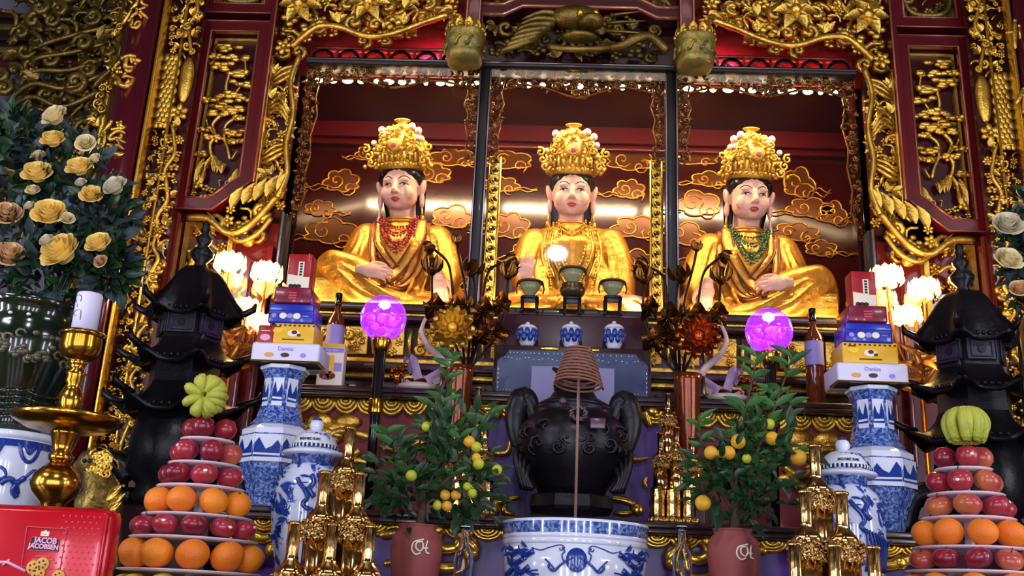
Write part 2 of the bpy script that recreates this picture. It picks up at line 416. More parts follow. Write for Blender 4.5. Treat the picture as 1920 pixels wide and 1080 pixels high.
m=MB(); m.box((-1.275,4.14,3.775),(1.275,4.26,3.806),bev=.008); m.box((-1.27,4.136,3.791),(1.27,4.15,3.795),mi=1); m.build('beam',['black_wood','silver_edge'],T)
# gilded cloud painting on the back panel
def cloud(mb,cx,cz,w,h,y,r,s=1):
    L=[]; n=r.choice((5,6,7)); pts=[]
    for i in range(n):
        a0=2*PI*i/n
        for k in range(5):
            a=a0+2*PI/n*k/5; q=.8+.26*math.sin(PI*k/5)
            pts.append((cx+s*w*.5*q*math.cos(a),cz+h*.5*q*math.sin(a)*(1 if math.sin(a)>0 else .55)))
    mb.prism(pts,y-.002,y,1)
    mb.tube([(x,y-.004,z) for x,z in pts],.0055,5,0,closed=True)
    for q,t in ((.45,-.15),(-.3,.1)):
        mb.tube([(x,y-.004,z) for x,_,z in spiral((cx+q*w*.5,0,cz+t*h),h*.3,1.3,r.uniform(0,6),s,12)],.0045,5,0)
    tl=[(cx-s*w*(.4+.12*i),y-.004,cz-h*.2+.03*h*math.sin(i*1.7)*2) for i in range(6)]
    mb.tube(smooth_path(tl,3),.0045,5,0)
    mb.tube(smooth_path([(x-s*.02,yy,z+h*.12) for x,yy,z in tl[:5]],3),.004,5,0)
rr=random.Random(3); m=MB()
for px,py,w,h in ((850,300,95,46),(640,345,70,60),(620,440,105,66),(690,292,50,40),(848,412,80,60),(812,330,70,50),(600,395,60,40),(855,520,70,60),(660,520,60,40),
  (955,305,90,50),(1180,305,90,60),(955,430,80,66),(1196,432,100,56),(1195,500,80,66),(985,480,60,50),(1180,360,60,50),(940,350,70,40),
  (1300,300,100,36),(1310,388,84,66),(1285,445,80,60),(1498,350,60,80),(1520,395,90,50),(1492,440,90,46),(1562,405,50,60),(1300,505,60,60),(1540,470,60,40),(1330,340,70,40)):
    p=at(px,py,4.998); k=mpp(5,3.2); cloud(m,p.x,p.z,w*k,h*k,4.998,rr,rr.choice((-1,1)))
m.build('cloud_painting',['gold_line','cloud_fill'],T)
# perforated gilt strips beside the middle bay
def strip(x,z0,z1,y,w):
    m=MB(); m.box((x-w/2,y,z0),(x+w/2,y+.012,z1)); n=int((z1-z0)/.045)
    for i in range(n):
        z=z0+(i+.5)*(z1-z0)/n
        for q in (-.2,.15): m.ell((x+q*w,y,z+q*.03),(w*.2,.003,.013),8,4,1,Matrix.Rotation(.7*(-1)**i,3,'Y'))
        m.tube([(x+w*.32*math.cos(a),y-.004,z+.017*math.sin(a)) for a in (0,1,2,3,4,5)],.0035,5,0)
    for q in (-.5,.5): m.tube([(x+q*w,y,z0),(x+q*w,y,z1)],.006,6,0)
    m.build('gilt_strip',['bright_gold','niche_dark'],T)
strip(-.368,ZF,3.36,4.24,.05); strip(.368,ZF,3.36,4.24,.05)
# filigree valances round each bay
for i,(a,b) in enumerate(((-1.27,-.455),(-.405,.405),(.455,1.27))):
    m=MB(); w=b-a; N=14; low=[]
    for k in range(N+1):
        t=k/N; low.append((a+w*t,3.70-.022*math.cos(4*PI*t)-.03*(1-abs(2*t-1))*(0 if i!=1 else 1)+.0))
    carve(m,low+[(b,3.775),(a,3.775)],4.20,.042,20+i,.02,0,'sclf',1.25)
    m.tube([(x,4.19,z) for x,z in low],.006,5,0)
    for s,x in ((1,a),(-1,b)):
        wd=[.06,.05,.065,.045,.055,.04,.05,.03]; zz=[3.72-.058*k for k in range(8)] if not (i in(0,2) and ((i==0 and s>0) or (i==2 and s<0))) else [3.72-.1*k for k in range(8)]
        carve(m,[(x,zz[0]),(x,zz[-1])]+[(x+s*q,z) for q,z in list(zip(wd,zz))[::-1]],4.20,.032,40+i*2+s,.02,0,'slf',1.1)
        m.tube([(x+s*q,4.19,z) for q,z in zip(wd,zz)],.005,5,0)
    m.build('filigree_valance','valance_gold',T)
# plinth of stepped mouldings under the bays
m=MB()
for y,z0,z1,mi in ((4.10,2.565,2.60,0),(4.12,2.545,2.565,1),(4.09,2.52,2.545,0),(4.14,2.36,2.52,0),(4.10,2.335,2.36,1),(4.07,2.30,2.335,0),(4.11,2.275,2.30,1),(4.14,ZT2,2.275,0)):
    m.box((-1.29,y,z0),(1.29,4.9,z1),mi,.006)
m.build('plinth',['dark_wood','gold'],T)
m=MB(); x=-1.27; k=0
while x<1.20:
    z=2.44; y=4.138; m.box((x,y-.012,z-.062),(x+.10,y,z+.062),0,.006)
    carve(m,[(x+.01,z-.055),(x+.09,z-.055),(x+.09,z+.055),(x+.01,z+.055)],y-.012,.042,60+k,.012,0,'slf',1.3)
    m.tube([(x+.128,y-.004,z-.06),(x+.122,y-.014,z),(x+.128,y-.004,z+.06)],.008,6,0)
    x+=.155; k+=1
m.build('carved_frieze','gold',T)
m=MB()
for s in (-1,1):
    x=.12
    while x<1.2:
        pts=[(s*(x+.10*t),4.135-.01*math.sin(3*t),2.225+.03*math.sin(5*t+x*9)) for t in (0,.2,.4,.6,.8,1)]
        m.tube(pts,[.004,.009,.008,.01,.008,.003],5,0); m.ell((s*(x+.05),4.13,2.235),(.016,.01,.012),6,4,0); x+=.135
m.build('scroll_band','old_gold',T)
# lights under the beam
L=thing('led_strip','row of glowing white bulbs behind the filigree under the shrine beam','light strip',(0,4.27,3.765))
m=MB(); m.box((-1.26,4.265,3.768),(1.26,4.285,3.775)); m.build('housing','black_wood',L)
m=MB(); x=-1.235
while x<1.24:
    if abs(abs(x)-.43)>.03:
        w=rr.uniform(.010,.028); m.ell((x,4.27,3.752),(w,.012,.013),8,6)
    x+=rr.uniform(.045,.085)
m.build('bulbs','led',L)
# ================================================================ carved timber front above and beside the bays
def panel_side():
    t=thing('carved_wall_panel','tall red lacquered panel with gilded trees left of the statue with the red beads','carved panel',(-1.6,4.2,3.0))
    P=[at(323,396,4.2),at(404,402,4.2),at(474,353,4.2),at(506,62,4.2),at(374,58,4.2)]
    P=[(-1.80,P[0].z),(-1.60,P[0].z),(-1.475,P[2].z-.01),(-1.425,3.98),(-1.80,3.98)]
    P[3]=(-1.475,3.98)
    P=[(-1.795,3.02),(-1.615,3.02),(-1.455,3.16),(-1.455,3.985),(-1.795,3.985)]
    m=MB(); I=rail(m,P,.055,4.14,4.22,0,1); m.build('frame',['lacquer','highlight_fillet'],t)
    m=MB(); m.prism(I,4.20,4.22); m.build('field','lacquer_deep',t)
    m=MB(); I2=frame_poly(m,[(x*.94+-1.62*.06,z*.97+3.5*.03) for x,z in I],.012,4.185,4.205); m.build('inner_fillet','gold',t)
    # gilded landscape: twisted tree, cloud-like foliage, rocks and waterfall grass
    m=MB(); r=random.Random(5); y=4.19
    def q(px,py): p=at(px,py,y); return (p.x,y-.012,p.z)
    for pts,rad in (([(400,300),(395,275),(405,255),(400,235),(418,215),(428,190),(425,165),(432,140)],.009),([(432,300),(428,280),(422,262),(424,238),(440,225)],.008),([(460,112),(462,130),(460,150)],.006),([(452,165),(440,180),(428,190)],.006),([(405,255),(392,240),(388,225)],.006),([(424,262),(445,270),(452,262)],.005),([(436,300),(446,285)],.005)):
        m.tube(smooth_path([q(*p) for p in pts],3),rad,5,0)
    for px,py,w in ((418,128,22),(448,112,20),(462,190,14),(398,190,18),(432,182,22),(440,212,18),(398,262,16),(380,290,14),(448,268,16),(430,95,26),(408,110,18),(435,140,28),(455,162,20),(425,200,32),(412,215,20),(443,252,22),(465,140,8),(384,245,14),(450,225,10)):
        c=q(px,py)
        for i in range(9): m.ell((c[0]+r.uniform(-1,1)*w*.0022,c[1]-r.uniform(0,.015),c[2]+r.uniform(-.4,.4)*w*.0016),(.020*w/24+.007,.012,.011),7,4,0)
    for i in range(16):
        c=q(385+i*2.6+r.uniform(-3,3),292+abs(i-7)*2.2); m.leaf(c,(r.uniform(-.3,.5),-.35,-1),.075*r.uniform(.6,1.1),.016,mi=0)
    for px,py,h in ((372,345,60),(378,350,44),(368,352,70),(440,345,36),(434,350,26),(447,350,24)):
        c=q(px,py); m.leaf(c,(.1,-.2,1),h*.0021,.03,mi=0); m.ell(c,(.016,.012,.014),6,4,0)
    carve(m,[(-1.735,3.09),(-1.63,3.09),(-1.55,3.15),(-1.55,3.2),(-1.735,3.13)],4.19,.04,6,.02,0,'clt',1.2)
    for i in range(5): c=q(395+i*12,270-4*i); m.ell(c,(.010,.009,.010),6,4,0)
    m.build('gilded_relief','gold',t)
    return t
pl=panel_side()
pr=mirror_of(pl,'tall red lacquered panel with gilded trees, on the side of the statue with the green necklace')
def panel_upper():
    t=thing('carved_wall_panel','small gilded panel cut by the picture edge, above the tall tree panel near the gold-lettered column','carved panel',(-1.6,4.2,4.03))
    P=[(-1.795,4.03),(-1.455,4.03),(-1.455,4.6),(-1.795,4.6)]
    m=MB(); I=rail(m,P,.05,4.14,4.22,0,1); m.build('frame',['lacquer','highlight_fillet'],t)
    m=MB(); m.prism(I,4.20,4.22); m.build('field','lacquer_deep',t)
    m=MB(); I2=frame_poly(m,I,.026,4.17,4.2); carve(m,I2,4.19,.07,77,.03,0,'sltf',1.1)
    m.tube(smooth_path([(-1.72,4.17,4.4),(-1.735,4.165,4.2),(-1.70,4.16,4.12),(-1.62,4.16,4.105),(-1.55,4.16,4.12),(-1.52,4.165,4.2),(-1.53,4.17,4.4)],4),.014,6,0)
    m.build('gilded_relief','old_gold',t); return t
pu=panel_upper(); mirror_of(pu,'small gilded panel cut by the picture edge, above the tall tree panel on the green-necklace side')
def panel_lower():
    t=thing('carved_bracket_panel','gilded dragon bracket panel behind the glowing lotus lamps nearest the rose vase','carved panel',(-1.6,4.2,ZT2))
    m=MB(); m.box((-1.80,4.243,1.66),(-1.315,4.256,3.0)); m.build('field','lacquer',t)
    m=MB(); m.box((-1.80,4.13,1.66),(-1.752,4.24,3.0),0,.004); m.tube([(-1.775,4.128,2.0),(-1.775,4.128,2.99)],.008,6,1); m.tube([(-1.75,4.135,2.0),(-1.75,4.135,2.99)],.006,6,1)
    m.box((-1.345,4.15,2.0),(-1.32,4.24,2.86),0,.004); m.box((-1.43,4.2,2.0),(-1.41,4.24,2.8),0,.004); m.tube([(-1.37,4.2,2.3),(-1.37,4.2,2.8)],.006,6,1)
    m.build('stile',['lacquer','highlight_fillet'],t)
    m=MB(); F=frame_poly(m,[(-1.745,2.45),(-1.52,2.45),(-1.52,2.98),(-1.745,2.98)],.022,4.2,4.26)
    carve(m,F,4.25,.06,81,.05,0,'sltfc',1.2)
    # dragon: snout, jaw, horns, whiskers
    def q(px,py,y=4.17): p=at(px,py,y); return p
    for pts,rad in (([(350,520),(362,490),(372,470),(392,458),(410,470)],.022),([(352,470),(372,480),(388,490)],.016),([(400,440),(398,425),(402,412),(388,398)],.009),([(378,440),(370,428),(364,420)],.008),([(388,438),(383,425),(386,412)],.007),([(345,560),(352,535),(368,525),(380,530)],.02),([(400,500),(420,490),(436,476)],.012)):
        m.tube(smooth_path([q(*p) for p in pts],4),[rad*(1-.6*i/(4*(len(pts)-1))) for i in range(4*(len(pts)-1)+1)],6,0)
    for p in ((368,462),(386,462)): m.ell(q(*p,4.14),.012,8,5,0)
    m.build('gilded_relief','gold',t)
    m=MB(); P=[(-1.615,3.0),(-1.455,3.14),(-1.335,3.14),(-1.335,2.88),(-1.42,2.84),(-1.52,2.92),(-1.63,2.95)]
    carve(m,P,4.19,.07,83,.05,0,'sltfc',1.25)
    m.tube(smooth_path([(-1.72,4.15,2.98),(-1.62,4.13,2.97),(-1.52,4.12,2.90),(-1.44,4.12,2.93),(-1.37,4.13,3.02),(-1.325,4.12,3.08)],4),.016,6,0)
    m.tube(smooth_path([(-1.55,4.13,2.93),(-1.47,4.11,2.86),(-1.39,4.12,2.90),(-1.335,4.12,2.98)],4),.011,6,0)
    for k in range(5): m.leaf((-1.52+.05*k,4.12,3.02+.02*k),(.4,-.3,1),.11,.05,mi=0)
    m.build('bracket_carving','gold',t); return t
pw=panel_lower(); mirror_of(pw,'gilded dragon bracket panel behind the glowing lotus lamps on the green-necklace side')
# openwork gilded border of the opening
def border():
    t=thing('openwork_border','upright openwork gilded border between the tree panel and the red-bead bay','carved border',(-1.36,4.2,3.1))
    P=[(-1.44,3.10),(-1.315,3.04),(-1.315,3.76),(-1.44,3.76)]
    m=MB(); m.box((-1.43,4.2,3.02),(-1.315,4.235,3.77)); m.build('backing','niche_dark',t)
    m=MB(); carve(m,P,4.2,.066,91,.045,0,'sltl',1.35); carve(m,P,4.205,.05,92,.02,0,'sltf',1.4)
    m.box((-1.452,4.15,3.1),(-1.43,4.2,3.80),0,.005)
    m.tube(smooth_path([(-1.30,4.13,3.80),(-1.325,4.12,3.66),(-1.295,4.12,3.50),(-1.31,4.12,3.34),(-1.29,4.12,3.2),(-1.32,4.12,3.08)],4),.013,6,0)
    for z,g in ((3.7,1),(3.55,-1),(3.3,1),(3.15,-1)):
        for k in range(3): m.tube(smooth_path([(-1.42,4.16,z-.02*k),(-1.37,4.13,z+.03-.03*k),(-1.32,4.14,z+g*.05-.02*k)],3),[.009]*7,5,0)
    m.build('gilded_carving','gold',t); return t
pb=border(); mirror_of(pb,'upright openwork gilded border between the tree panel and the green-necklace bay')
# top rails, side friezes with red-lit lattices, central dragon frieze
def stile(x,label):
    m=MB(); m.box((x-.03,4.12,3.8),(x+.03,4.22,4.8),0,.006); m.tube([(x-.03,4.118,3.85),(x-.03,4.118,4.8)],.006,5,1); m.tube([(x+.03,4.118,3.85),(x+.03,4.118,4.8)],.006,5,1)
    return tag(m.build('lacquered_stile',['lacquer','highlight_fillet'],loc=(x,4.2,3.8)),label,'post')
for x,l in ((-.5,'red lacquered upright between the central dragon frieze and the frieze over the red-bead statue'),(.5,'red lacquered upright between the central dragon frieze and the frieze over the green-necklace statue')): stile(x,l)
for s,l in ((-1,'long red lacquered upright dividing the tree panel from the gilded border on the red-bead side'),(1,'long red lacquered upright dividing the tree panel from the gilded border on the green-necklace side')):
    m=MB(); x=s*1.432+s*.0
    Q=[(-1.46,3.16),(-1.435,3.14),(-1.435,4.8),(-1.46,4.8)]
    if s>0: Q=[(-a,b) for a,b in Q][::-1]
    m.prism(Q,4.12,4.24); m.tube([(s*1.436,4.118,3.15),(s*1.436,4.118,4.8)],.006,5,1)
    tag(m.build('lacquered_stile',['lacquer','highlight_fillet'],loc=(s*1.45,4.2,3.16)),l,'post')
def frieze_side():
    t=thing('carved_frieze','gilded openwork frieze arching over the bay of the red-bead statue','carved frieze',(-.95,4.2,3.82))
    m=MB(); m.box((-1.43,4.34,3.815),(-.54,4.38,4.75)); m.build('backing','lattice_red',t)
    A=[(-1.405,3.84),(-1.34,3.84),(-1.29,3.90),(-1.22,3.955),(-1.12,3.95),(-1.03,3.915),(-.95,3.905),(-.85,3.93),(-.72,3.99),(-.62,4.03),(-.58,3.9),(-.56,3.9),(-.56,4.7),(-1.405,4.7)]
    m=MB(); carve(m,A,4.2,.085,101,.06,0,'sltfc',1.25); carve(m,A,4.22,.075,102,.02,0,'tslc',1.3)
    m.tube(smooth_path([(x,4.12,z) for x,z in A[1:10]],4),.014,6,0)
    for x,z in ((-1.33,4.07),(-1.0,4.09)):     # bats / blossoms
        for k in range(6): m.leaf((x,4.12,z),(math.cos(k*1.05),-.2,math.sin(k*1.05)),.10,.06,mi=0)
        m.ell((x,4.11,z),.03,8,5,0)
    m.build('gilded_carving','gold',t)
    m=MB(); m.box((-1.30,4.25,3.915),(-.53,4.28,3.93),0,.004); m.box((-1.30,4.25,3.82),(-.53,4.28,3.835),0,.004)
    x=-1.29
    while x<-.55:
        m.box((x,4.255,3.83),(x+.012,4.275,3.92),0)
        for g in range(3): m.tube([(x+.065+.046*math.cos(a),4.26,3.873+.036*math.sin(a)) for a in [k*.7 for k in range(9)]],.009,5,0,closed=True)
        m.tube([(x+.012,4.262,3.88),(x+.05,4.262,3.86),(x+.09,4.262,3.885),(x+.12,4.262,3.87)],.007,5,0)
        x+=.125
    m.build('lattice','lattice_red',t)
    m=MB(); m.box((-1.25,4.286,3.920),(-.56,4.294,3.930)); m.build('red_tube','led_red',t)
    m=MB(); m.box((-.76,4.296,3.934),(-.56,4.302,3.941)); m.build('magenta_tube','led_magenta',t)
    return t
fs=frieze_side(); mirror_of(fs,'gilded openwork frieze arching over the bay of the green-necklace statue')
t=thing('carved_frieze','dark gilded dragon frieze in a stepped frame above the middle bay','carved frieze',(0,4.2,3.82))
m=MB(); m.box((-.47,4.26,3.81),(.47,4.30,4.75)); m.build('backing','lacquer_deep',t)
m=MB(); Q=[(-.47,4.05),(-.36,4.05),(-.27,4.10),(.27,4.10),(.36,4.05),(.47,4.05)]
for dz,rad in ((0,.012),(.055,.012)): m.tube([(x,4.14,z+dz) for x,z in Q],rad,6,1)
for (x0,z0),(x1,z1) in zip(Q,Q[1:]): m.prism([(x0,z0),(x1,z1),(x1,z1+.055),(x0,z0+.055)],4.14,4.22,0)
m.box((-.47,4.14,3.82),(-.455,4.22,4.05),0); m.box((.455,4.14,3.82),(.47,4.22,4.05),0)
m.build('frame',['lacquer_deep','highlight_fillet'],t)
m=MB(); carve(m,[(-.42,3.865),(.42,3.865),(.42,4.03),(.34,4.03),(.26,4.08),(-.26,4.08),(-.34,4.03),(-.42,4.03)],4.22,.075,111,.04,0,'sltc',1.3)
carve(m,[(-.42,4.16),(.42,4.16),(.42,4.5),(-.42,4.5)],4.25,.1,112,.03,0,'scl',1.0)
# dragon head with mane, jaws and trailing body
m.ell((-.02,4.10,4.02),(.12,.06,.055),12,7,0); m.ell((.05,4.06,3.97),(.065,.06,.035),10,6,0); m.ell((.0,4.08,3.90),(.09,.05,.022),10,6,0)
for x in (-.0,.07): m.ell((x,4.035,4.0),.018,8,5,1)
for k in range(7): m.tube(smooth_path([(-.08-.02*k,4.1,4.02-.02*k),(-.17-.03*k,4.08,4.03-.035*k),(-.27-.012*k,4.1,4.0-.03*k)],3),[.016,.016,.015,.013,.011,.008,.004],6,0)
m.tube(smooth_path([(.1,4.12,3.88),(.18,4.09,3.86),(.26,4.08,3.90),(.33,4.1,3.92),(.41,4.12,3.86)],4),.022,7,0)
m.tube(smooth_path([(-.14,4.1,3.86),(-.04,4.07,3.83),(.08,4.07,3.835),(.16,4.1,3.87)],4),.015,6,0)
for a,b in (((.12,3.99),(.3,4.0)),((.12,3.95),(.34,3.93)),((.14,4.03),(.28,4.05))): m.tube([(a[0],4.1,a[1]),(b[0],4.09,b[1])],[.012,.003],5,0)
m.build('dragon_carving',['old_gold','bright_gold'],t)
def capital(x,lab):
    t=thing('hanging_capital',lab,'capital',(x,4.025,3.715))
    m=MB(); m.lathe((x,4.025),[(.0,3.715),(.06,3.715),(.078,3.73),(.082,3.75),(.074,3.77),(.082,3.785),(.086,3.82),(.080,3.845),(.088,3.855),(.075,3.87),(.02,3.87)],24,sq=4); m.build('block','capital',t)
    m=MB()
    for k in range(14):
        a=2*PI*k/14; m.leaf((x+.075*math.cos(a),4.025+.075*math.sin(a),3.855),(.5*math.cos(a),.5*math.sin(a),1),.055,.04,(math.cos(a),math.sin(a),0),0)
        m.ell((x+.088*math.cos(a),4.025+.088*math.sin(a),3.87),.012,6,4,0)
    m.build('lotus_crest','gold',t)
    m=MB()
    for k in range(10):
        a=2*PI*k/10; m.tube([(x+.09*math.cos(a+q*.2),4.025+.09*math.sin(a+q*.2),3.79+.022*math.sin(q*2)) for q in (-1,-.3,.3,1)],.008,5,0)
    m.build('scroll_band','capital',t)
capital(-.52,'greenish gilded hanging block at the beam corner beside the red-bead bay'); capital(.52,'greenish gilded hanging block at the beam corner beside the green-necklace bay')
# ================================================================ columns and gilded pilasters
def couplet(sx,label,strokes,lab2):
    X=sx*1.985
    t=thing('couplet_column',label,'column',(X,3.95,0))
    m=MB(); vs=[]; n=13
    for z in (0.02,4.97):
        for i in range(n): q=-1+2*i/(n-1); vs.append((X+.075*q,3.94-.036*(1-q*q),z))
        vs+= [(X+.075,4.10,z),(X-.075,4.10,z)]
    N=n+2; m.add(vs,[(i,(i+1)%N,N+(i+1)%N,N+i) for i in range(N)]+[tuple(range(N-1,-1,-1)),tuple(range(N,2*N))],0,False)
    for i in range(n-1): m.s[i]=True
    m.build('board','column_red',t)
    for S in strokes:
        m=MB()
        for pts,rad in S:
            P=[]
            for px,py in pts:
                p=at(px,py,3.86); dx=p.x-X; y=3.935-.036*(1-min(1,(dx/.075)**2)); P.append(Vector(at(px,py,y))+Vector((0,-.004,0)))
            n=len(P); P=smooth_path(P,3) if n>2 else P; k=len(P)
            m.tube(P,[rad*(.75+.35*math.sin(PI*i/(k-1))) for i in range(k)],6,0); m.ell(P[0],rad*1.05,6,4); m.ell(P[-1],rad*.8,6,4)
        m.build('gilded_character','gold',t)
    return t
def Z(ox,oy,sc,L): return [([(ox+x*sc,oy+y*sc) for x,y in pts],r) for pts,r in L]
c1=Z(200,0,1/18,[([(780,30),(860,110)],.009),([(1050,20),(1000,180),(850,310)],.009),([(1210,-40),(1200,130),(1390,205)],.008),([(1390,205),(1250,290),(1120,330)],.007),([(620,450),(680,480)],.010),([(820,410),(700,600),(620,740),(540,820)],.009),([(1030,330),(1020,450),(900,540),(840,640)],.008),([(1020,450),(1170,560),(1160,620)],.007),([(1160,420),(1300,560),(1490,740)],.010),([(760,720),(860,640),(880,760),(830,900),(960,960),(1100,900),(1150,760),(1020,760),(960,860)],.008)])
c2=Z(190,90,1/12,[([(480,240),(620,190),(760,195)],.011),([(600,200),(560,330),(560,430),(700,440)],.010),([(680,260),(690,330)],.010),([(740,280),(860,300),(930,340)],.011),([(770,370),(900,400)],.008),([(400,340),(310,430),(330,470)],.010),([(430,460),(380,480)],.008),([(370,550),(460,560)],.010),([(530,430),(600,540),(710,490)],.009),([(540,590),(500,680),(560,640),(710,680)],.009),([(290,640),(400,720),(420,820),(530,870),(660,830),(740,700)],.011),([(620,760),(570,800)],.010),([(330,800),(350,770)],.011)])
c3=Z(180,210,1/12,[([(355,230),(280,340),(130,500)],.010),([(210,480),(210,600),(190,720)],.009),([(190,720),(130,880),(210,930),(250,820)],.008),([(40,770),(180,720)],.007),([(490,250),(500,350)],.008),([(570,230),(570,320),(660,340)],.008),([(370,400),(520,380),(680,350)],.008),([(450,450),(560,440),(690,510)],.008),([(450,450),(320,560),(340,640),(450,590)],.009),([(580,540),(540,620)],.009),([(470,590),(560,600),(600,540)],.007),([(490,650),(530,740)],.008),([(570,650),(650,700),(680,710)],.009),([(270,740),(340,745)],.007),([(350,790),(330,870),(440,950),(600,960),(720,920)],.010),([(400,770),(520,760),(640,870),(700,900)],.008)])
couplet(-1,'dark red lacquered column with three gilded characters beside the rose arrangement',[c1,c2,c3],'')
d1=[([(1887,62),(1905,60)],.007),([(1902,40),(1901,70),(1903,90)],.010),([(1910,50),(1912,72)],.009),([(1916,44),(1925,48)],.008)]
d2=[([(1919,168),(1912,182),(1905,194)],.010),([(1920,180),(1921,206),(1924,215)],.010),([(1918,210),(1926,206)],.008)]
couplet(1,'dark red lacquered column cut by the picture edge, with only slivers of gilded characters',[d1,d2],'')
def pilaster():
    t=thing('gilded_pilaster','gilded openwork pilaster with scales, lions and fruit beside the rose arrangement','carved pilaster',(-1.80,4.05,0))
    m=MB(); m.box((-1.892,4.07,0),(-1.757,4.10,4.9)); m.box((-1.905,3.96,0),(-1.892,4.10,4.9)); m.build('backing','lacquer_deep',t)
    # a flat inner band and a wavy outer band run side by side
    m=MB(); m.box((-1.903,3.95,0),(-1.888,4.0,4.9),0,.004); m.tube([(-1.826,4.03,0.02),(-1.826,4.03,4.9)],.007,6,0); m.build('edge_fillet','bright_gold',t)
    zones=[(4.25,3.74,'s'),(3.74,3.38,'scale'),(3.38,2.86,'f'),(2.86,2.45,'s'),(2.45,2.05,'f'),(2.05,1.6,'s')]
    k=0
    for z1,z0,kd in zones:
        m=MB(); k+=1
        if kd=='scale':
            z=z0; row=0
            m.box((-1.888,4.035,z0),(-1.83,4.07,z1))
            while z<z1:
                for i in range(3):
                    x=-1.884+.022*i+(.011 if row%2 else 0); m.ell((x,4.033,z),(.017,.008,.024),8,5,0)
                z+=.024; row+=1
            m.ell((-1.79,4.06,(z0+z1)/2+.06),(.034,.02,.12),10,7,0); motif(m,(-1.79,4.04,(z0+z1)/2-.12),.09,random.Random(4),0,'f',1.2)
        else:
            carve(m,[(-1.888,z0),(-1.83,z0),(-1.83,z1),(-1.888,z1)],4.05,.036,200+k,.04,0,'sltf' if kd=='s' else 'fclt',1.5)
            carve(m,[(-1.822,z0),(-1.755,z0),(-1.755,z1),(-1.822,z1)],4.06,.040,220+k,.04,0,'tsl' if kd=='s' else 'cflc',1.45)
            m.tube(smooth_path([(-1.79+.018*math.sin(q*2.1+k),4.03,z0+(z1-z0)*q/7) for q in range(8)],4),.009,6,0)
        m.build('openwork_carving','gold',t)
    return t
pz=pilaster(); mirror_of(pz,'gilded openwork pilaster with scales, lions and fruit behind the pale flowers at the picture edge')
# narrow lacquered strips between pilaster and panels, with a beaded dark edge
for s,l in ((-1,'narrow brown-red timber strip behind the pagoda censer nearest the candlestick'),(1,'narrow brown-red timber strip with beaded edge behind the pagoda censer by the pale flowers')):
    m=MB(); x0,x1=sorted((s*1.735,s*1.70)); m.box((x0,4.0,0),(x1,4.1,2.45)); m.box((x0,4.1,0),(x1,4.128,2.45)); m.box((min(x1*1,x0) if 0 else (x0-.022 if s>0 else x1),4.1,0),((x0 if s>0 else x1+.022),4.126,2.5),1)
    m.build('tmp',['wall_brown','wall','lacquer']); o=bpy.data.objects['tmp']; o.name='timber_strip'; tag(o,l,'timber strip')
# dark gilded carving on the grey wall, top corner
t=thing('openwork_screen','dull gilded openwork carving of birds and branches above the roses','carved screen',(-2.5,4.36,3.2))
m=MB(); P=[(-2.82,3.05),(-2.27,3.05),(-2.27,4.5),(-2.82,4.5)]
carve(m,P,4.36,.10,301,.09,0,'stlts',1.2); carve(m,P,4.40,.07,302,.03,0,'tlsc',1.5); carve(m,[(-2.6,3.9),(-2.27,3.9),(-2.27,4.5),(-2.6,4.5)],4.38,.06,305,.03,0,'clt',1.6)
for k in range(5): m.tube(smooth_path([(-2.80+.05*k,4.3,3.5+.1*k),(-2.62,4.26,3.62+.07*k),(-2.46,4.28,3.58+.1*k),(-2.31,4.3,3.68+.09*k)],4),.013,6,0)
m.build('carving','old_gold',t)
m=MB(); m.tube([(-2.275,4.33,2.6),(-2.275,4.33,4.6)],.018,6,0); carve(m,[(-2.31,2.7),(-2.25,2.7),(-2.25,4.5),(-2.31,4.5)],4.32,.05,303,.03,0,'slt',1.1); m.build('edge_frame','gold',t)
# ================================================================ altar tables
def cloud_apron(mb,x0,x1,ztop,y,h,mi=0,seed=1):
    r=random.Random(seed); n=max(2,int((x1-x0)/.085)); w=(x1-x0)/n
    for i in range(n):
        cx=x0+w*(i+.5)
        for k,q in enumerate((.5,.36,.22)):
            mb.tube([(cx+w*q*math.cos(a),y-.006*k,ztop-h*q*1.7*math.sin(a)-.0) for a in [PI*j/10 for j in range(11)]],.009,6,mi)
        mb.ell((cx,y-.012,ztop-h*.15),(w*.13,.012,h*.14),7,5,mi)
        mb.prism([(cx+w*.52*math.cos(a),ztop-h*.9*math.sin(a)) for a in [PI*j/10 for j in range(11)]],y,y+.012,mi)
T=thing('upper_altar_table','upper altar table with violet-lit lacquered front and gilded cloud apron','altar table',(0,3.8,0))
m=MB(); m.box((-1.10,3.79,2.145),(1.10,4.05,2.169),0,.006); m.box((-1.11,3.785,2.128),(1.11,4.04,2.145),0,.004); m.build('table_top','dark_wood',T)
m=MB(); m.box((-.46,3.86,1.66),(.46,3.9,2.13)); m.build('middle_panel','purple_lit_lacquer',T)
for s in (-1,1):
    m=MB(); a,b=sorted((s*.46,s*1.09)); m.box((a,3.86,1.66),(b,3.9,2.13)); m.build('side_panel','red_paint',T)
m=MB(); cloud_apron(m,-.46,.46,2.125,3.845,.055)
def pix(px,py,y): p=at(px,py,y); return (p.x,p.y,p.z)
S_=[]
for L,rad in (([(905,745),(925,755),(935,770),(930,785)],.02),([(1250,752),(1225,762),(1212,778),(1220,800)],.02),
  ([(915,845),(930,850),(950,848),(955,835),(955,825)],.011),([(1170,830),(1176,842),(1178,855),(1195,862),(1215,858)],.013),
  ([(917,962),(925,945),(945,938),(975,932)],.014),([(950,945),(945,958),(965,965)],.012),([(1125,933),(1160,936),(1188,945),(1198,958)],.014),([(1150,962),(1180,962),(1190,950)],.012),
  ([(985,895),(1000,900)],.006),([(1145,900),(1165,893)],.006),([(913,905),(915,895),(908,890)],.010),([(1214,915),(1208,905),(1214,893)],.010)):
    P=smooth_path([pix(x,y,3.84) for x,y in L],4); k=len(P); m.tube(P,[rad*(.45+.6*math.sin(PI*i/(k-1))) for i in range(k)],7,0)
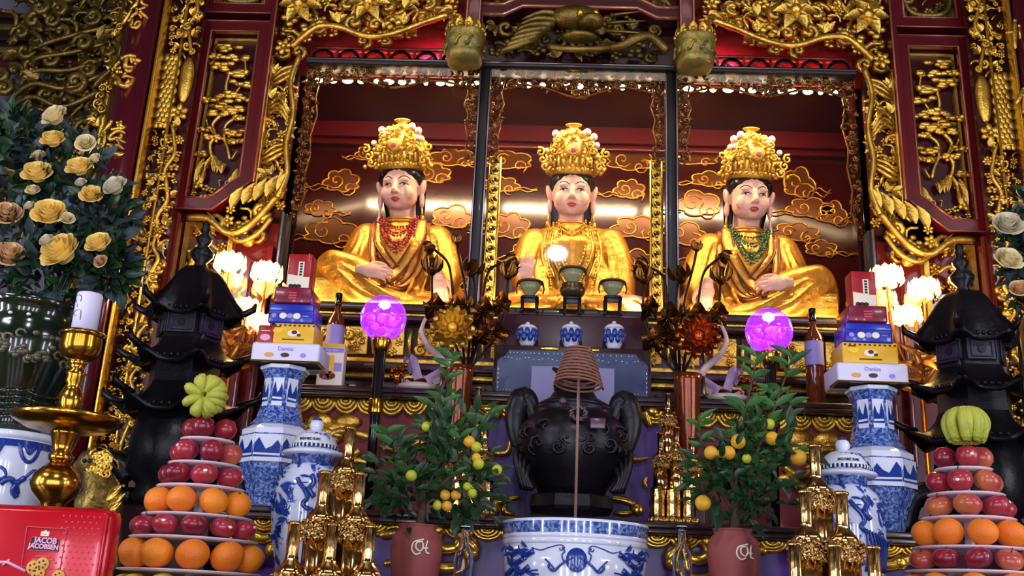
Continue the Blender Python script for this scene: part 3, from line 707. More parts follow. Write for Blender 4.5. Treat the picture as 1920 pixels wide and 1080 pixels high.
for px,py in ((930,765),(1222,770),(925,955),(1195,955)): m.ell(pix(px,py,3.83),(.028,.016,.024),8,5,0)
m.build('gilded_apron','bright_gold',T)
for s in (-1,1):
    m=MB(); a,b=sorted((s*.47,s*1.09)); cloud_apron(m,a,b,2.125,3.845,.06,0,5)
    for k,(x,z) in enumerate(((.62,1.95),(.85,1.87),(1.0,1.93))):
        P=smooth_path([(s*(x-.12),3.845,z),(s*(x-.04),3.84,z+.02),(s*(x+.02),3.84,z-.015),(s*(x+.12),3.845,z+.005)],4); n=len(P); m.tube(P,[.006+.012*math.sin(PI*i/(n-1)) for i in range(n)],6,0)
    for x in (.86,.97):
        for q in range(4): m.ell((s*(x+.03*q),3.85,2.04-.03*q),(.06,.014,.03),9,5,0)
        m.tube(smooth_path([(s*(x-.1),3.842,1.98),(s*(x+.02),3.836,2.0),(s*(x+.08),3.84,1.95),(s*(x),3.842,1.90),(s*(x-.06),3.842,1.93)],4),.016,6,0)
    m.build('gilded_apron','gold',T)
m=MB()
for x in (-1.06,1.06): m.box((x-.04,3.905,0),(x+.04,3.97,2.13))
m.build('leg','dark_wood',T)
T=thing('middle_altar_table','middle altar table with dark red edge and gilded carved apron, holding the black censer','altar table',(0,3.2,0))
m=MB(); m.box((-1.13,3.19,1.628),(1.13,3.78,1.649),0,.006); m.box((-1.14,3.185,1.612),(1.14,3.76,1.628),0,.004); m.build('table_top','dark_wood',T)
m=MB(); m.box((-1.1,3.27,0),(1.1,3.31,1.612)); m.build('front_panel','purple_lit_lacquer',T)
m=MB(); cloud_apron(m,-1.1,1.1,1.61,3.25,.035,0,9)
for s in (-1,1):
    for q in ([(.36,1.60),(.33,1.575),(.30,1.545),(.315,1.52)],[(.40,1.60),(.42,1.57),(.40,1.545),(.36,1.55),(.355,1.575)],[(.315,1.55),(.34,1.50),(.39,1.485),(.45,1.50),(.52,1.505),(.58,1.49)],[(.45,1.59),(.50,1.575),(.55,1.585),(.60,1.575)],[(.7,1.59),(.75,1.56),(.82,1.57),(.88,1.55)],[(.9,1.59),(.96,1.55),(1.03,1.57),(1.08,1.53)],[(.95,1.5),(1.0,1.48),(1.05,1.52)]):
        P=smooth_path([(s*x,3.235,z) for x,z in q],4); n=len(P); m.tube(P,[.008+.012*math.sin(PI*i/(n-1)) for i in range(n)],7,0)
    for x,z in ((.34,1.585),(.42,1.60),(.31,1.53),(1.0,1.56),(.93,1.52),(1.06,1.5)): m.ell((s*x,3.23,z),(.026,.018,.022),8,5,0)
m.build('gilded_apron','bright_gold',T)
T=thing('front_altar_table','long front altar table below the picture edge, carrying the fruit towers and bowl','altar table',(0,2.4,0))
m=MB(); m.box((-2.1,1.85,ZT0-.04),(2.1,3.12,ZT0),0,.006); m.build('table_top','dark_wood',T)
for x in (-2.0,2.0):
    for y in (1.93,3.05): m=MB(); m.box((x-.05,y-.05,0),(x+.05,y+.05,ZT0-.04)); m.build('leg','dark_wood',T)
# ================================================================ pagoda censers
def pagoda(X,Y,lab):
    t=thing('pagoda_censer',lab,'censer',(X,Y,1.657))
    u=-1 if X<0 else 1
    c=(X,Y); k=mpp(Y,2.3)
    def zz(py): return max(zat(-1.40,Y,py),1.70)
    HEX=6; a0=0
    def roof(ztop,zeave,rin,rout,tip,bell=1):
        m=MB(); n=48; vs=[]; fs=[]; R_=7
        for j in range(R_):
            s=j/(R_-1)
            for i in range(n):
                a=2*PI*i/n; ca=abs(math.cos(3*(a-a0)+0))  # 1 at the six corners
                e=ca**6
                hexr=1/max(math.cos(((a-a0+PI/6)%(PI/3))-PI/6),.5) if False else 1
                # hexagon radius: corners at a0+k*60deg
                b=((a-a0)%(PI/3)); hx=math.cos(PI/6)/math.cos(b-PI/6)
                r=(rin+(rout-rin)*s)*hx*(1+.22*e*s**4)
                z=ztop-(ztop-zeave)*(s**bell)+e*tip*s**4
                vs.append((X+r*math.cos(a),Y+r*math.sin(a),z))
        for j in range(R_-1):
            for i in range(n): i2=(i+1)%n; fs.append((j*n+i,(j+1)*n+i,(j+1)*n+i2,j*n+i2))
        b=len(vs)
        for i in range(n): x,y,z=vs[(R_-1)*n+i]; vs.append((X+(x-X)*.985,Y+(y-Y)*.985,z-.016))
        for i in range(n):
            a=2*PI*i/n; vs.append((X+rin*.9*math.cos(a),Y+rin*.9*math.sin(a),zeave+.01))
        for i in range(n):
            i2=(i+1)%n; fs.append(((R_-1)*n+i,b+i,b+i2,(R_-1)*n+i2)); fs.append((b+i,b+n+i,b+n+i2,b+i2))
        m.add(vs,fs,0,True)
        for q in range(6):
            a=a0+q*PI/3; d=Vector((math.cos(a),math.sin(a),0)); p=Vector((X,Y,zeave+tip))+d*(rout*1.22)
            m.tube([p-d*.05+Vector((0,0,-.012)),p,p+d*.03+Vector((0,0,.016)),p+d*.035+Vector((0,0,.04))],[.012,.014,.013,.006],7)
            # tile ridges and the row of eave beads
            for w in range(5):
                aa=a0+(q+.5)*PI/3+(w-2)*.15; rr_=rout*math.cos(PI/6)/math.cos((w-2)*.15)*.99
                m.ell((X+rr_*math.cos(aa),Y+rr_*math.sin(aa),zeave+.012),.009,6,4)
        m.build('roof',['bronze_black'],t)
    def body(z0,z1,r0,r1,win=None):
        m=MB(); m.lathe(c,[(r0,z0),(r0,z0+.01),(r1,z1)],6,0,False,a0=a0); m.build('chamber','bronze_black',t)
        if win:
            for q in (-1,0,1):
                a=-PI/2+q*PI/3; rr_=r1*math.cos(PI/6)+.004; zc=(z0+z1)/2
                M=Matrix.Translation((X+rr_*math.cos(a),Y+rr_*math.sin(a),zc))@Matrix.Rotation(a+PI/2,4,'Z')
                m=MB(); w=win
                m.prism([(-w,-w*.72),(w,-w*.72),(w,w*.72),(-w,w*.72)],-.006,.004,0,M=M)
                for f in (1,.72):
                    pts=[M@Vector(p) for p in ((-w*f,-.008,-w*.72*f),(w*f,-.008,-w*.72*f),(w*f,-.008,w*.72*f),(-w*f,-.008,w*.72*f))]; m.tube(pts,.004,5,0,closed=True)
                m.prism([(w*.3*math.cos(i*PI/4),w*.3*math.sin(i*PI/4)) for i in range(8)],-.010,-.004,1,M=M)
                m.build('window',['bronze_window','ink'],t)
    body(zz(652),zz(585),.118,.113,.050)
    roof(zz(505),zz(600),.05,.160,.03,1.9)
    roof(zz(638),zz(690),.112,.185,.04,.75); body(zz(752),zz(668),.132,.128,None)
    roof(zz(722),zz(780),.128,.212,.055,.7)
    m=MB(); m.lathe(c,[(.11,1.668),(.12,1.70),(.11,1.74),(.155,zz(890)),(.155,zz(830)),(.135,zz(760))],24); m.build('bowl','bronze_black',t)
    m=MB()
    m.lathe(c,[(.03,zz(505)),(.02,zz(495)),(.042,zz(483)),(.045,zz(475)),(.018,zz(462)),(.028,zz(455)),(.03,zz(449)),(.014,zz(440)),(.018,zz(433)),(.013,zz(426)),(.016,zz(421)),(.004,zz(415))],16); m.build('finial','bronze_black',t)
    for s in (-1,1):
        m=MB(); P=smooth_path([(X+s*.13,Y-.02,zz(900)),(X+s*.19,Y-.03,zz(872)),(X+s*.255,Y-.03,zz(885)),(X+s*.285,Y-.03,zz(930)),(X+s*.29,Y-.02,zz(985)),(X+s*.24,Y,zz(1010)),(X+s*.12,Y,zz(1005))],5); n=len(P)
        m.tube(P,[.042-.008*i/(n-1) for i in range(n)],8,0); m.build('ear_handle','bronze_black',t)
    return t
mat('bronze_window','#3c3b47',.4,.3)
pgd=pagoda(-1.425,3.6,'black pagoda-shaped bronze censer beside the gold candlestick, fruit tower in front')
mirror_of(pgd,'black pagoda-shaped bronze censer at the end with the pale flowers, fruit tower in front')
for s,l in ((-1,'dark wooden stand under the pagoda censer next to the candlestick'),(1,'dark wooden stand under the pagoda censer by the pale flowers')):
    m=MB(); a,b=sorted((s*1.19,s*1.62)); m.box((a,3.4,0),(b,3.80,1.655),0,.01)
    tag(m.build('censer_stand','dark_wood',loc=(s*1.4,3.6,0)),l,'stand')
# ================================================================ helpers for things measured on the photograph's own heights
def prof(X,Y,L,k=None):
    out=[]
    for r,py in L:
        z=zat(X,Y,py); out.append((r*(k or mpp(Y,z)),z))
    return out
def decal(mb,x,y,z,w,h,mi):    mb.box((x-w/2,y-.0012,z-h/2),(x+w/2,y,z+h/2),mi)
def blob(mb,x,y,z,rx,rz,mi,n=12): mb.prism([(x+rx*math.cos(2*PI*i/n),z+rz*math.sin(2*PI*i/n)) for i in range(n)],y-.0014,y,mi)
# ================================================================ square blue-and-white vases and the gift boxes on them
def square_vase(px,lab):
    Y=3.4; X=xat(px,Y,2.0); k=mpp(Y,1.95)
    t=thing('square_vase',lab,'vase',(X,Y,1.652)); c=(X,Y)
    def pr(L): return [(r*k,zat(-.98,Y,py)) for r,py in L]
    z0=1.652
    m=MB(); P=[(.075,z0),(.078,z0+.03)]+pr([(50,912),(62,885),(66,850),(66,822)]); m.lathe(c,P,8,0,False,a0=PI/8); m.build('body','porcelain_dense',t)
    m=MB(); m.lathe(c,pr([(66.5,822),(66,812),(56,806),(48,801)]),8,0,False,a0=PI/8); m.build('shoulder','porcelain',t)
    m=MB(); m.lathe(c,pr([(54,801),(44,788),(38,765),(34,735),(36,715),(44,700),(46,697)]),8,0,False,a0=PI/8); m.build('neck','porcelain_dense',t)
    m=MB(); m.lathe(c,pr([(46,699),(48,695),(46,692),(40,692),(36,700)]),8,0,False,a0=PI/8); m.build('rim','porcelain',t)
    # landscape cartouches
    for q in (-1,0,1):
        a=-PI/2+q*PI/4
        for (r,pz,h,w,nm) in ((66,848,26,.050,'mountain_cartouche'),(36.5,740,28,.018,'mountain_cartouche')):
            z=zat(-.98,Y,pz); R_=r*k*math.cos(PI/8)+.0015
            M=Matrix.Translation((X+R_*math.cos(a),Y+R_*math.sin(a),z))@Matrix.Rotation(a+PI/2,4,'Z')
            m=MB(); hh=h*k
            m.prism([(-w,-hh),(w,-hh),(w,hh*.9),(-w,hh*.9)],-.002,.004,0,M=M)
            pk=[(-w,-hh*.7),(-w*.95,.1*hh),(-w*.6,.65*hh),(-w*.1,-.15*hh),(w*.3,.05*hh),(w*.65,.5*hh),(w*.97,0),(w,-hh*.7)]
            m.prism(pk,-.0035,-.001,1,M=M); m.prism([(-w*.9,-hh*.55),(w*.9,-hh*.6),(w*.9,-hh*.45),(-w*.9,-hh*.42)],-.004,-.002,0,M=M)
            m.build(nm,['porcelain','cobalt'],t)
    return t
sv=square_vase(527,'tall faceted blue and white vase under the gift boxes on the red-bead side')
mirror_of(sv,'tall faceted blue and white vase under the gift boxes on the green-necklace side')
def gift_stack(sgn,names):
    Y=3.4; X0=-.985*sgn
    zv=zat(-.98,Y,691)+.002
    def zp(py): return zat(-.98,3.33,py)
    u=1 if sgn>0 else -1
    out=[]
    # white tin
    def bx(nm,lab,w,d,z0,z1,mats,dx=0,bev=.006,extra=None,cat='box'):
        m=MB(); x=X0+dx; m.box((x-w/2,Y-d/2,z0),(x+w/2,Y+d/2,z1),0,bev)
        f=Y-d/2
        if extra: extra(m,x,f-.0005,z0,z1)
        o=m.build(nm,mats,loc=(x,Y,z0)); tag(o,lab,cat); out.append(o); return o
    z=zv
    def e1(m,x,y,z0,z1):
        h=z1-z0; m.box((x-.118,y,z0),(x+.118,y+.1,z0+.006),1)
        for dx,mi,rx in ((-.055,2,.016),(0,3,.015),(.062,4,.010)): blob(m,x+dx,y,z0+h*.36,rx,.008,mi)
        text(m,'Danisa',.02,front(x,y-.001,z0+h*.68),4,.0005)
    bx('biscuit_box',names[0],.235,.17,z,z+.068,['box_white','brass','biscuit','print_brown','print_violet'],0,.008,e1); z+=.069
    def e2(m,x,y,z0,z1):
        h=z1-z0
        for i in range(11): decal(m,x-.082+.0165*i,y,z1-.008,.007,.006,1)
        blob(m,x+.0,y,z0+h*.5,.022,.012,2); blob(m,x+.002,y-.001,z0+h*.55,.010,.007,1); blob(m,x+.018,y-.001,z0+h*.42,.007,.005,1)
        blob(m,x-.055,y,z0+h*.62,.018,.010,3); decal(m,x,y,z0+h*.2,.075,.004,1); decal(m,x-.06,y,z0+h*.82,.025,.004,1)
    if sgn>0:
        bx('biscuit_box',names[5],.055,.12,z,z+.066,['box_red','print_cream','print_pink'],-.082,.004,lambda m,x,y,z0,z1:(blob(m,x,y,z0+.022,.018,.012,2),decal(m,x,y,z0+.045,.03,.003,1)))
        bx('chocolate_box',names[1],.142,.14,z,z+.072,['box_yellow','print_brown','print_cream','print_yellow'],.018,.004,e2)
    else: bx('chocolate_box',names[1],.185,.14,z,z+.072,['box_yellow','print_brown','print_cream','print_yellow'],0,.004,e2)
    z+=.073
    def e3(m,x,y,z0,z1):
        h=z1-z0; m.box((x-.073,y-.002,z0+h*.62),(x+.073,y+.02,z0+h*.66),1)
        for dx,mi in ((-.026,2),(.022,2)): blob(m,x+dx,y,z0+h*.36,.013,.011,mi)
        blob(m,x-.002,y,z0+h*.36,.012,.009,3); blob(m,x-.058,y,z0+h*.36,.009,.008,3)
        decal(m,x+.052,y,z0+h*.36,.02,.003,3)
    bx('biscuit_tin',names[2],.158,.14,z,z+.070,['box_blue','box_blue','print_cream','print_violet'],-.012*0,.006,e3); z+=.071
    bx('gift_box',names[3],.13,.15,z,z+.058,['box_maroon','print_rose'],0,.005,lambda m,x,y,z0,z1:[decal(m,x,y,z0+.018+.009*i,.028,.005,1) for i in range(3)]); z+=.059
    def e4(m,x,y,z0,z1):
        h=z1-z0; w=.082
        m.prism([(x-w/2+.002,z0+.004),(x+w/2-.002,z0+.004),(x+w/2-.002,z0+h*.36),(x+.01,z0+h*.36),(x-.012,z0+h*.40),(x-w/2+.002,z0+h*.43)],y-.0012,y,1)
        m.prism([(x-.004,z0+h*.3),(x+.016,z0+h*.3),(x+.016,z0+h*.78),(x-.004,z0+h*.78)],y-.0016,y,1)
        for i in range(5): decal(m,x+.006,y-.0016,z0+h*(.72-.075*i),.009,.007,2)
        for i in range(3): blob(m,x-.024+.014*i,y-.0012,z0+h*.10,.009,.008,2,8)
        decal(m,x+.03,y,z0+h*.9,.005,.03,3)
    bx('tea_box',names[4],.084,.075,z,z+.135,['box_red','print_cream','ink','print_rose'],.004,.003,e4)
    return out
gift_stack(1,['white biscuit box with printed sweets, lowest in stack by spirits bottle','yellow chocolate box with dark printed border beside a small red carton in a gift stack','blue biscuit tin with round pictures in the stack by the spirits bottle','maroon gift box under the red tea box, beside the spirits bottle','tall red and white tea box topping the gift stack that holds a small red carton','small red carton with pink picture standing next to the yellow chocolate box'])
gift_stack(-1,['white biscuit box with printed sweets, lowest in the gift stack on green-necklace side','wide yellow chocolate box with dark printed border, filling its whole layer of the stack','blue biscuit tin with round pictures in the stack on green-necklace side','maroon gift box under the red tea box on the green-necklace side','tall red and white tea box topping the gift stack on the green-necklace side'])
# ================================================================ lidded temple jars
def temple_jar():
    Y=2.95; X=xat(590,Y,1.8); t=thing('temple_jar','lidded blue and white jar beside the fruit tower nearest the red tin','jar',(X,Y,ZT0)); c=(X,Y); k=mpp(Y,1.7)
    def pr(L): return [(r*k,zat(X,Y,py)) for r,py in L]
    B=[(.055,ZT0+.001),(.062,ZT0+.02)]+pr([(50,1060),(62,1010),(68,960),(66,920),(58,890),(45,877),(40,873)])
    m=MB(); m.lathe(c,B,40); 
    def onb(a,py,o=.002):
        z=zat(X,Y,py)
        for (r0,z0),(r1,z1) in zip(B,B[1:]):
            if z0<=z<=z1: r=r0+(r1-r0)*(z-z0)/(z1-z0)+o; return Vector((X+r*math.cos(a),Y+r*math.sin(a),z))
        return Vector((X,Y,z))
    A=lambda d: math.radians(-90+d)
    # painted garden: trunk, lotus, trailing stripes
    for L,r in (([(-10,905),(-4,915),(4,925),(10,940),(4,952),(14,962)],.007),([(12,898),(18,910),(12,925),(20,938)],.008),):
        m.tube(smooth_path([onb(A(d),py) for d,py in L],4),r,6,1)
    for i in range(8): m.tube(smooth_path([onb(A(12+i*5),955+i*2+0),onb(A(14+i*7),985),onb(A(12+i*8),1030)],4),.0045,5,1)
    r=random.Random(8)
    for d,py,s in ((-45,905,.03),(-30,955,.035),(-20,975,.04),(35,915,.03),(50,940,.035),(-55,960,.03),(-38,1010,.04),(60,985,.03)):
        p=onb(A(d),py,.0005); n=Vector((math.cos(A(d)),math.sin(A(d)),0))
        for i in range(7):
            q=onb(A(d+r.uniform(-9,9)),py+r.uniform(-14,14),.001); m.leaf(q,(r.uniform(-1,1),0,r.uniform(-.3,1)),s*.7,s*.35,n,1,0)
    m.build('body',['porcelain_floral','cobalt'],t)
    m=MB(); m.lathe(c,pr([(40,873),(40,858),(44,852)]),40); m.build('neck','porcelain_dense',t)
    m=MB(); m.lathe(c,pr([(57,856),(60,853),(58,849),(47,846)]),40); m.lathe(c,pr([(46,846),(44,835),(38,822),(26,812),(12,809),(9,806)]),40,0)
    m.lathe(c,pr([(46.5,845),(46,837)]),40,1,caps=False)
    for i in range(30):
        a=A(-75+i*5); z=zat(X,Y,840); m.ell((X+.001+46.3*k*math.cos(a),Y+46.3*k*math.sin(a),z),(.004,.004,.006),5,4,2 if i%2 else 0)
    for i in range(6):
        d=-40+i*16; a=A(d); z=zat(X,Y,815); m.leaf((X+31*k*math.cos(a),Y+31*k*math.sin(a),z),(math.cos(a)*.2+.6,math.sin(a)*.2,-.5),.03,.012,(math.cos(a),math.sin(a),.8),1,.3)
    for i,ch in enumerate('BACH NGOC BLANC'):
        if ch==' ': continue
        a=A(-27+i*3.6); z=zat(X,Y,829); rr_=42.6*k; text(m,ch,.0115,Matrix.Translation((X+rr_*math.cos(a),Y+rr_*math.sin(a),z))@Matrix.Rotation(a+PI/2,4,'Z')@Matrix.Rotation(PI/2-.35,4,'X'),2,.0006)
    m.build('lid',['porcelain','porcelain_dense','ink'],t)
    m=MB(); m.lathe(c,pr([(9,809),(13,803),(14,797),(11,790),(5,788)]),20); m.lathe(c,pr([(10,793),(8,785),(0,782)]),16,1); m.build('knob',['porcelain','cobalt'],t)
    return t
tj=temple_jar(); copy_tree(tj,loc=(-tj.location[0],tj.location[1],tj.location[2]),label='lidded blue and white jar beside the fruit tower on the pale-flower side')
# ================================================================ gold foil bottles in pyramids
def flute(m,c,n,k):
    for i,(x,y,z) in enumerate(m.v): a=math.atan2(y-c[1],x-c[0]); q=1+k*math.cos(n*a); m.v[i]=(c[0]+(x-c[0])*q,c[1]+(y-c[1])*q,z)
def foil_bottle(lab,grp,X,Y,z,h=.30):
    t=thing('foil_bottle',lab,'bottle',(X,Y,z),grp); c=(X,Y); s=h/.30
    m=MB(); m.lathe(c,[(.034*s,z),(.0365*s,z+.006*s),(.0365*s,z+.135*s)],36); flute(m,c,9,.05); m.build('body','foil_gold',t)
    m=MB(); r=random.Random(4); m.lathe(c,[(.036*s,z+.135*s),(.042*s,z+.142*s),(.0435*s,z+.165*s),(.040*s,z+.178*s)],20,0)
    for j in range(4):
        for i in range(13):
            a=2*PI*(i+.5*(j%2))/13+r.uniform(-.1,.1); rr_=(.040,.0425,.043,.040)[j]*s
            m.ell((X+rr_*math.cos(a),Y+rr_*math.sin(a),z+(.138+.013*j)*s+r.uniform(-.002,.002)),(.008*s*r.uniform(.7,1.3),.005*s,.008*s*r.uniform(.8,1.5)),5,4,0,Matrix.Rotation(r.uniform(0,3),3,'X'))
    m.build('collar','foil_crinkle',t)
    m=MB(); m.lathe(c,[(.040*s,z+.176*s),(.030*s,z+.196*s),(.0165*s,z+.212*s),(.0145*s,z+.225*s),(.0145*s,z+.292*s),(.018*s,z+.294*s),(.018*s,z+.30*s)],28); flute(m,c,7,.05); m.build('neck','foil_gold',t)
    m=MB(); m.lathe(c,[(.0145*s,z+.300*s),(.013*s,z+.3025*s),(.0,z+.3035*s)],12); m.build('cap','foil_dark',t)
    return t
def bottle_pyramid(sgn,where):
    # neck tops measured for the three rows: (px, py, depth)
    rows=((('top',658,800,2.60),),(('middle-row',611,882,2.51),('middle-row',676,886,2.51)),(('front-row',554,976,2.42),('front-row',624,980,2.42),('front-row',695,984,2.42)))
    first=None; h=.30
    lab={0:['gold foil bottle crowning the pyramid '+where],1:['gold foil bottle in the two-bottle row, nearer the lidded jar, '+where,'gold foil bottle of the two-bottle row nearer the clay pot, '+where],2:['front-row gold foil bottle nearest the lidded jar, '+where,'centre gold foil bottle of the front row of three, '+where,'front-row gold foil bottle nearest the clay pot, '+where]}
    global _fb
    zs=[]
    for j,row in enumerate(rows):
        for i,(nm,px,py,Y) in enumerate(row):
            z=zat(-.56,Y,(800,884,980)[j]); X=xat(px,Y,z)*1.0; zb=z-h*1.012
            if sgn<0: X=-X
            if _fb is None: _fb=foil_bottle(lab[j][i],'gold foil bottles',X,Y,zb,h)
            else: copy_tree(_fb,loc=(X,Y,zb),label=lab[j][i])
            zs.append((j,X,Y,zb))
    m=MB()
    for j in range(3):
        xs=[q[1] for q in zs if q[0]==j]; zb=[q[3] for q in zs if q[0]==j][0]; Y=[q[2] for q in zs if q[0]==j][0]
        if zb-ZT0>.012: m.box((min(xs)-.05,Y-.045,ZT0+.001),(max(xs)+.05,Y+.045,zb-.001),0,.004)
    if m.v: tag(m.build('bottle_riser','red_paint',loc=(-.55*sgn,2.5,ZT0)),'dark red stepped riser under the gold foil bottles '+where,'stand')
_fb=None
bottle_pyramid(1,'on red-tin side'); bottle_pyramid(-1,'on pale-flower side')
# ================================================================ small foil bottles on the middle table
def small_bottles(sgn,where):
    Y=3.42; n=0
    for px,py,dy in ((1248,740,.07),(1232,812,.0),(1266,800,.02),(1292,830,.0),(1228,905,-.0),(1258,905,-.07),(1290,908,-.07)):
        pass
    hs=.215
    L=((1252,738,3.60,'small gold foil bottle raised highest in its cluster, '),(1238,812,3.50,'small gold foil bottle closest to the black censer, '),(1268,800,3.51,'small gold foil bottle mid-cluster, '),(1297,818,3.50,'small gold foil bottle closest to the leaves, '))
    rz=[]
    for px,py,Y,l in L:
        z=zat(.37,Y,py); X=xat(px,Y,z); X=X*sgn
        copy_tree(_fb,loc=(X,Y,z-hs*1.012),label=l+where,group='small gold foil bottles',scale=hs/.30); rz.append((X,Y,z-hs*1.012))
    # short glass-like cups in front
    for i,(px,l) in enumerate(((1233,'short ribbed gold cup closest to the black censer, '),(1262,'short ribbed gold cup in the middle of its row, '),(1293,'short ribbed gold cup closest to the leaves, '))):
        Yc=3.40; z=ZT1+.002; X=xat(px,Yc,z)*sgn
        t=thing('ribbed_cup',l+where,'cup',(X,Yc,z),'ribbed gold cups'); m=MB()
        m.lathe((X,Yc),[(.022,z),(.026,z+.03),(.024,z+.035),(.024,z+.12),(.027,z+.125)],12,0,False); m.build('body','foil_gold',t)
        m=MB()
        for q in range(10): a=2*PI*q/10; m.ell((X+.025*math.cos(a),Yc+.025*math.sin(a),z+.02),(.009,.009,.012),6,4)
        m.build('foot','foil_gold',t)
    xs=[q[0] for q in rz]; m=MB(); m.box((min(xs)-.035,3.455,ZT1+.001),(max(xs)+.035,3.54,rz[1][2]-.012),0,.004); m.box((rz[0][0]-.027,3.57,ZT1+.001),(rz[0][0]+.027,3.63,rz[0][2]-.001),0,.004)
    tag(m.build('bottle_riser','dark_wood',loc=(xs[0],3.5,ZT1)),'dark stepped riser under the small gold foil bottles '+where,'stand')
small_bottles(1,'by the orange-fruited tree'); small_bottles(-1,'by the yellow-fruited tree')
# ================================================================ big porcelain incense bowl, coil and rod
def bowl():
    Y=2.9; X=0.0; k=mpp(Y,1.55); t=thing('incense_bowl','large white porcelain incense bowl painted with blue dragons and a flaming pearl','bowl',(X,Y,ZT0)); c=(X,Y)
    zr=zat(0,Y,986); R_=136*k
    m=MB(); P=[(R_*.86,ZT0+.001),(R_*.9,ZT0+.02),(R_*.97,zr-.13),(R_*.985,zr-.062)]
    m.lathe(c,P,64,0)
    def on(deg,dz,o=.0015):
        a=math.radians(-90+deg); r=R_*.98+o; return Vector((X+r*math.cos(a),Y+r*math.sin(a),zr-.062+dz))
    # flaming pearl
    V=[on(0,-.041,.004)]; F=[]
    for q in (.5,1):
        for j in range(28): a=2*PI*j/28; V.append(on(8*q*math.cos(a),-.041+.031*q*math.sin(a),.004 if q<1 else .0012))
    F=[(0,1+j,1+(j+1)%28) for j in range(28)]+[(1+j,29+j,29+(j+1)%28,1+(j+1)%28) for j in range(28)]; m.add(V,F,1)
    m.tube(smooth_path([on(-4,-.05,.005),on(0,-.058,.005),on(4,-.05,.005),on(4.5,-.038,.005),on(1,-.034,.005)],4),.0022,5,2)
    for g in (-1,1):
        m.tube(smooth_path([on(g*2,-.035),on(g*8,-.045),on(g*12,-.055),on(g*17,-.07),on(g*21,-.06),on(g*20,-.05)],4),.0036,5,1)
        m.tube(smooth_path([on(g*9,-.048),on(g*11,-.03),on(g*9,-.02),on(g*11,-.01)],4),.0024,5,1); m.tube(smooth_path([on(g*16,-.068),on(g*19,-.055),on(g*24,-.04)],4),.0024,5,1)
        # dragon heads: mane, snout, whisker curl, claws
        m.tube(smooth_path([on(g*36,-.012),on(g*28,-.018),on(g*20,-.010),on(g*12,-.004),on(g*9,-.012),on(g*12,-.018),on(g*13,-.012)],5),.0016,5,1)
        r=random.Random(12)
        for i in range(60):
            d=g*r.uniform(34,70); z=r.uniform(-.12,-.004)
            if abs(d)<44 and z<-.045: continue
            p=on(d,z,.0008); a=math.radians(-90+d); m.leaf(p,(g*r.uniform(.2,1)*math.cos(math.radians(d)),g*r.uniform(.2,1)*math.sin(math.radians(d)),r.uniform(-.7,.8)),r.uniform(.016,.032),r.uniform(.006,.012),(math.cos(a),math.sin(a),0),1,0)
        for q in (((34,-.02),(42,-.03),(50,-.02),(58,-.03)),((38,-.06),(46,-.075),(54,-.065),(66,-.08)),((44,-.04),(52,-.05),(60,-.045))):
            m.tube(smooth_path([on(g*d,z) for d,z in q],4),.008,6,1)
        for i in range(4): m.tube(smooth_path([on(g*40,-.075),on(g*(35-i*2),-.07-.008*i),on(g*(30-i),-.068-.011*i)],3),.0024,5,1)
    m.build('painted_wall',['porcelain','cobalt','porcelain_dense'],t)
    m=MB(); m.lathe(c,[(R_*.985,zr-.062),(R_*1.0,zr-.058),(R_*1.0,zr-.050),(R_*.99,zr-.046)],64); m.lathe(c,[(R_*.99,zr-.046),(R_*1.0,zr-.042),(R_*1.0,zr-.034)],64); m.build('moulding','porcelain',t)
    m=MB(); m.lathe(c,[(R_*1.0,zr-.034),(R_*1.01,zr-.002)],64,caps=False); m.build('rim_band','porcelain_dense',t)
    m=MB(); m.lathe(c,[(R_*1.012,zr-.004),(R_*1.01,zr+.003),(R_*.95,zr+.003),(R_*.93,zr-.02),(0,zr-.025)],64,caps=False); m.build('rim','porcelain',t)
    # rod and hanging coil
    zt=zat(0,Y,648); t2=thing('incense_coil','conical brown incense coil hung on a thin rod standing in the porcelain bowl','incense coil',(X,Y,zr-.02))
    m=MB(); m.tube([(X,Y,zr-.022),(X,Y,zt-.01)],.0042,8); m.build('rod','rod_wood',t2)
    m=MB(); z1=zat(0,Y,650); z0=zat(0,Y,752); n=11*24; pts=[]
    for i in range(n):
        s=i/(n-1); a=2*PI*11*s; r=(.030+.042*s**.8); pts.append((X+r*math.cos(a),Y+r*math.sin(a),z1+(z0-z1)*(s*.74)-.010*s*math.cos(a-1)))
    m.tube(pts,.0033,6); m.tube([(X,Y,zt),(X-.03,Y,zt-.004)],.003,6); m.build('coil','incense',t2)
bowl()
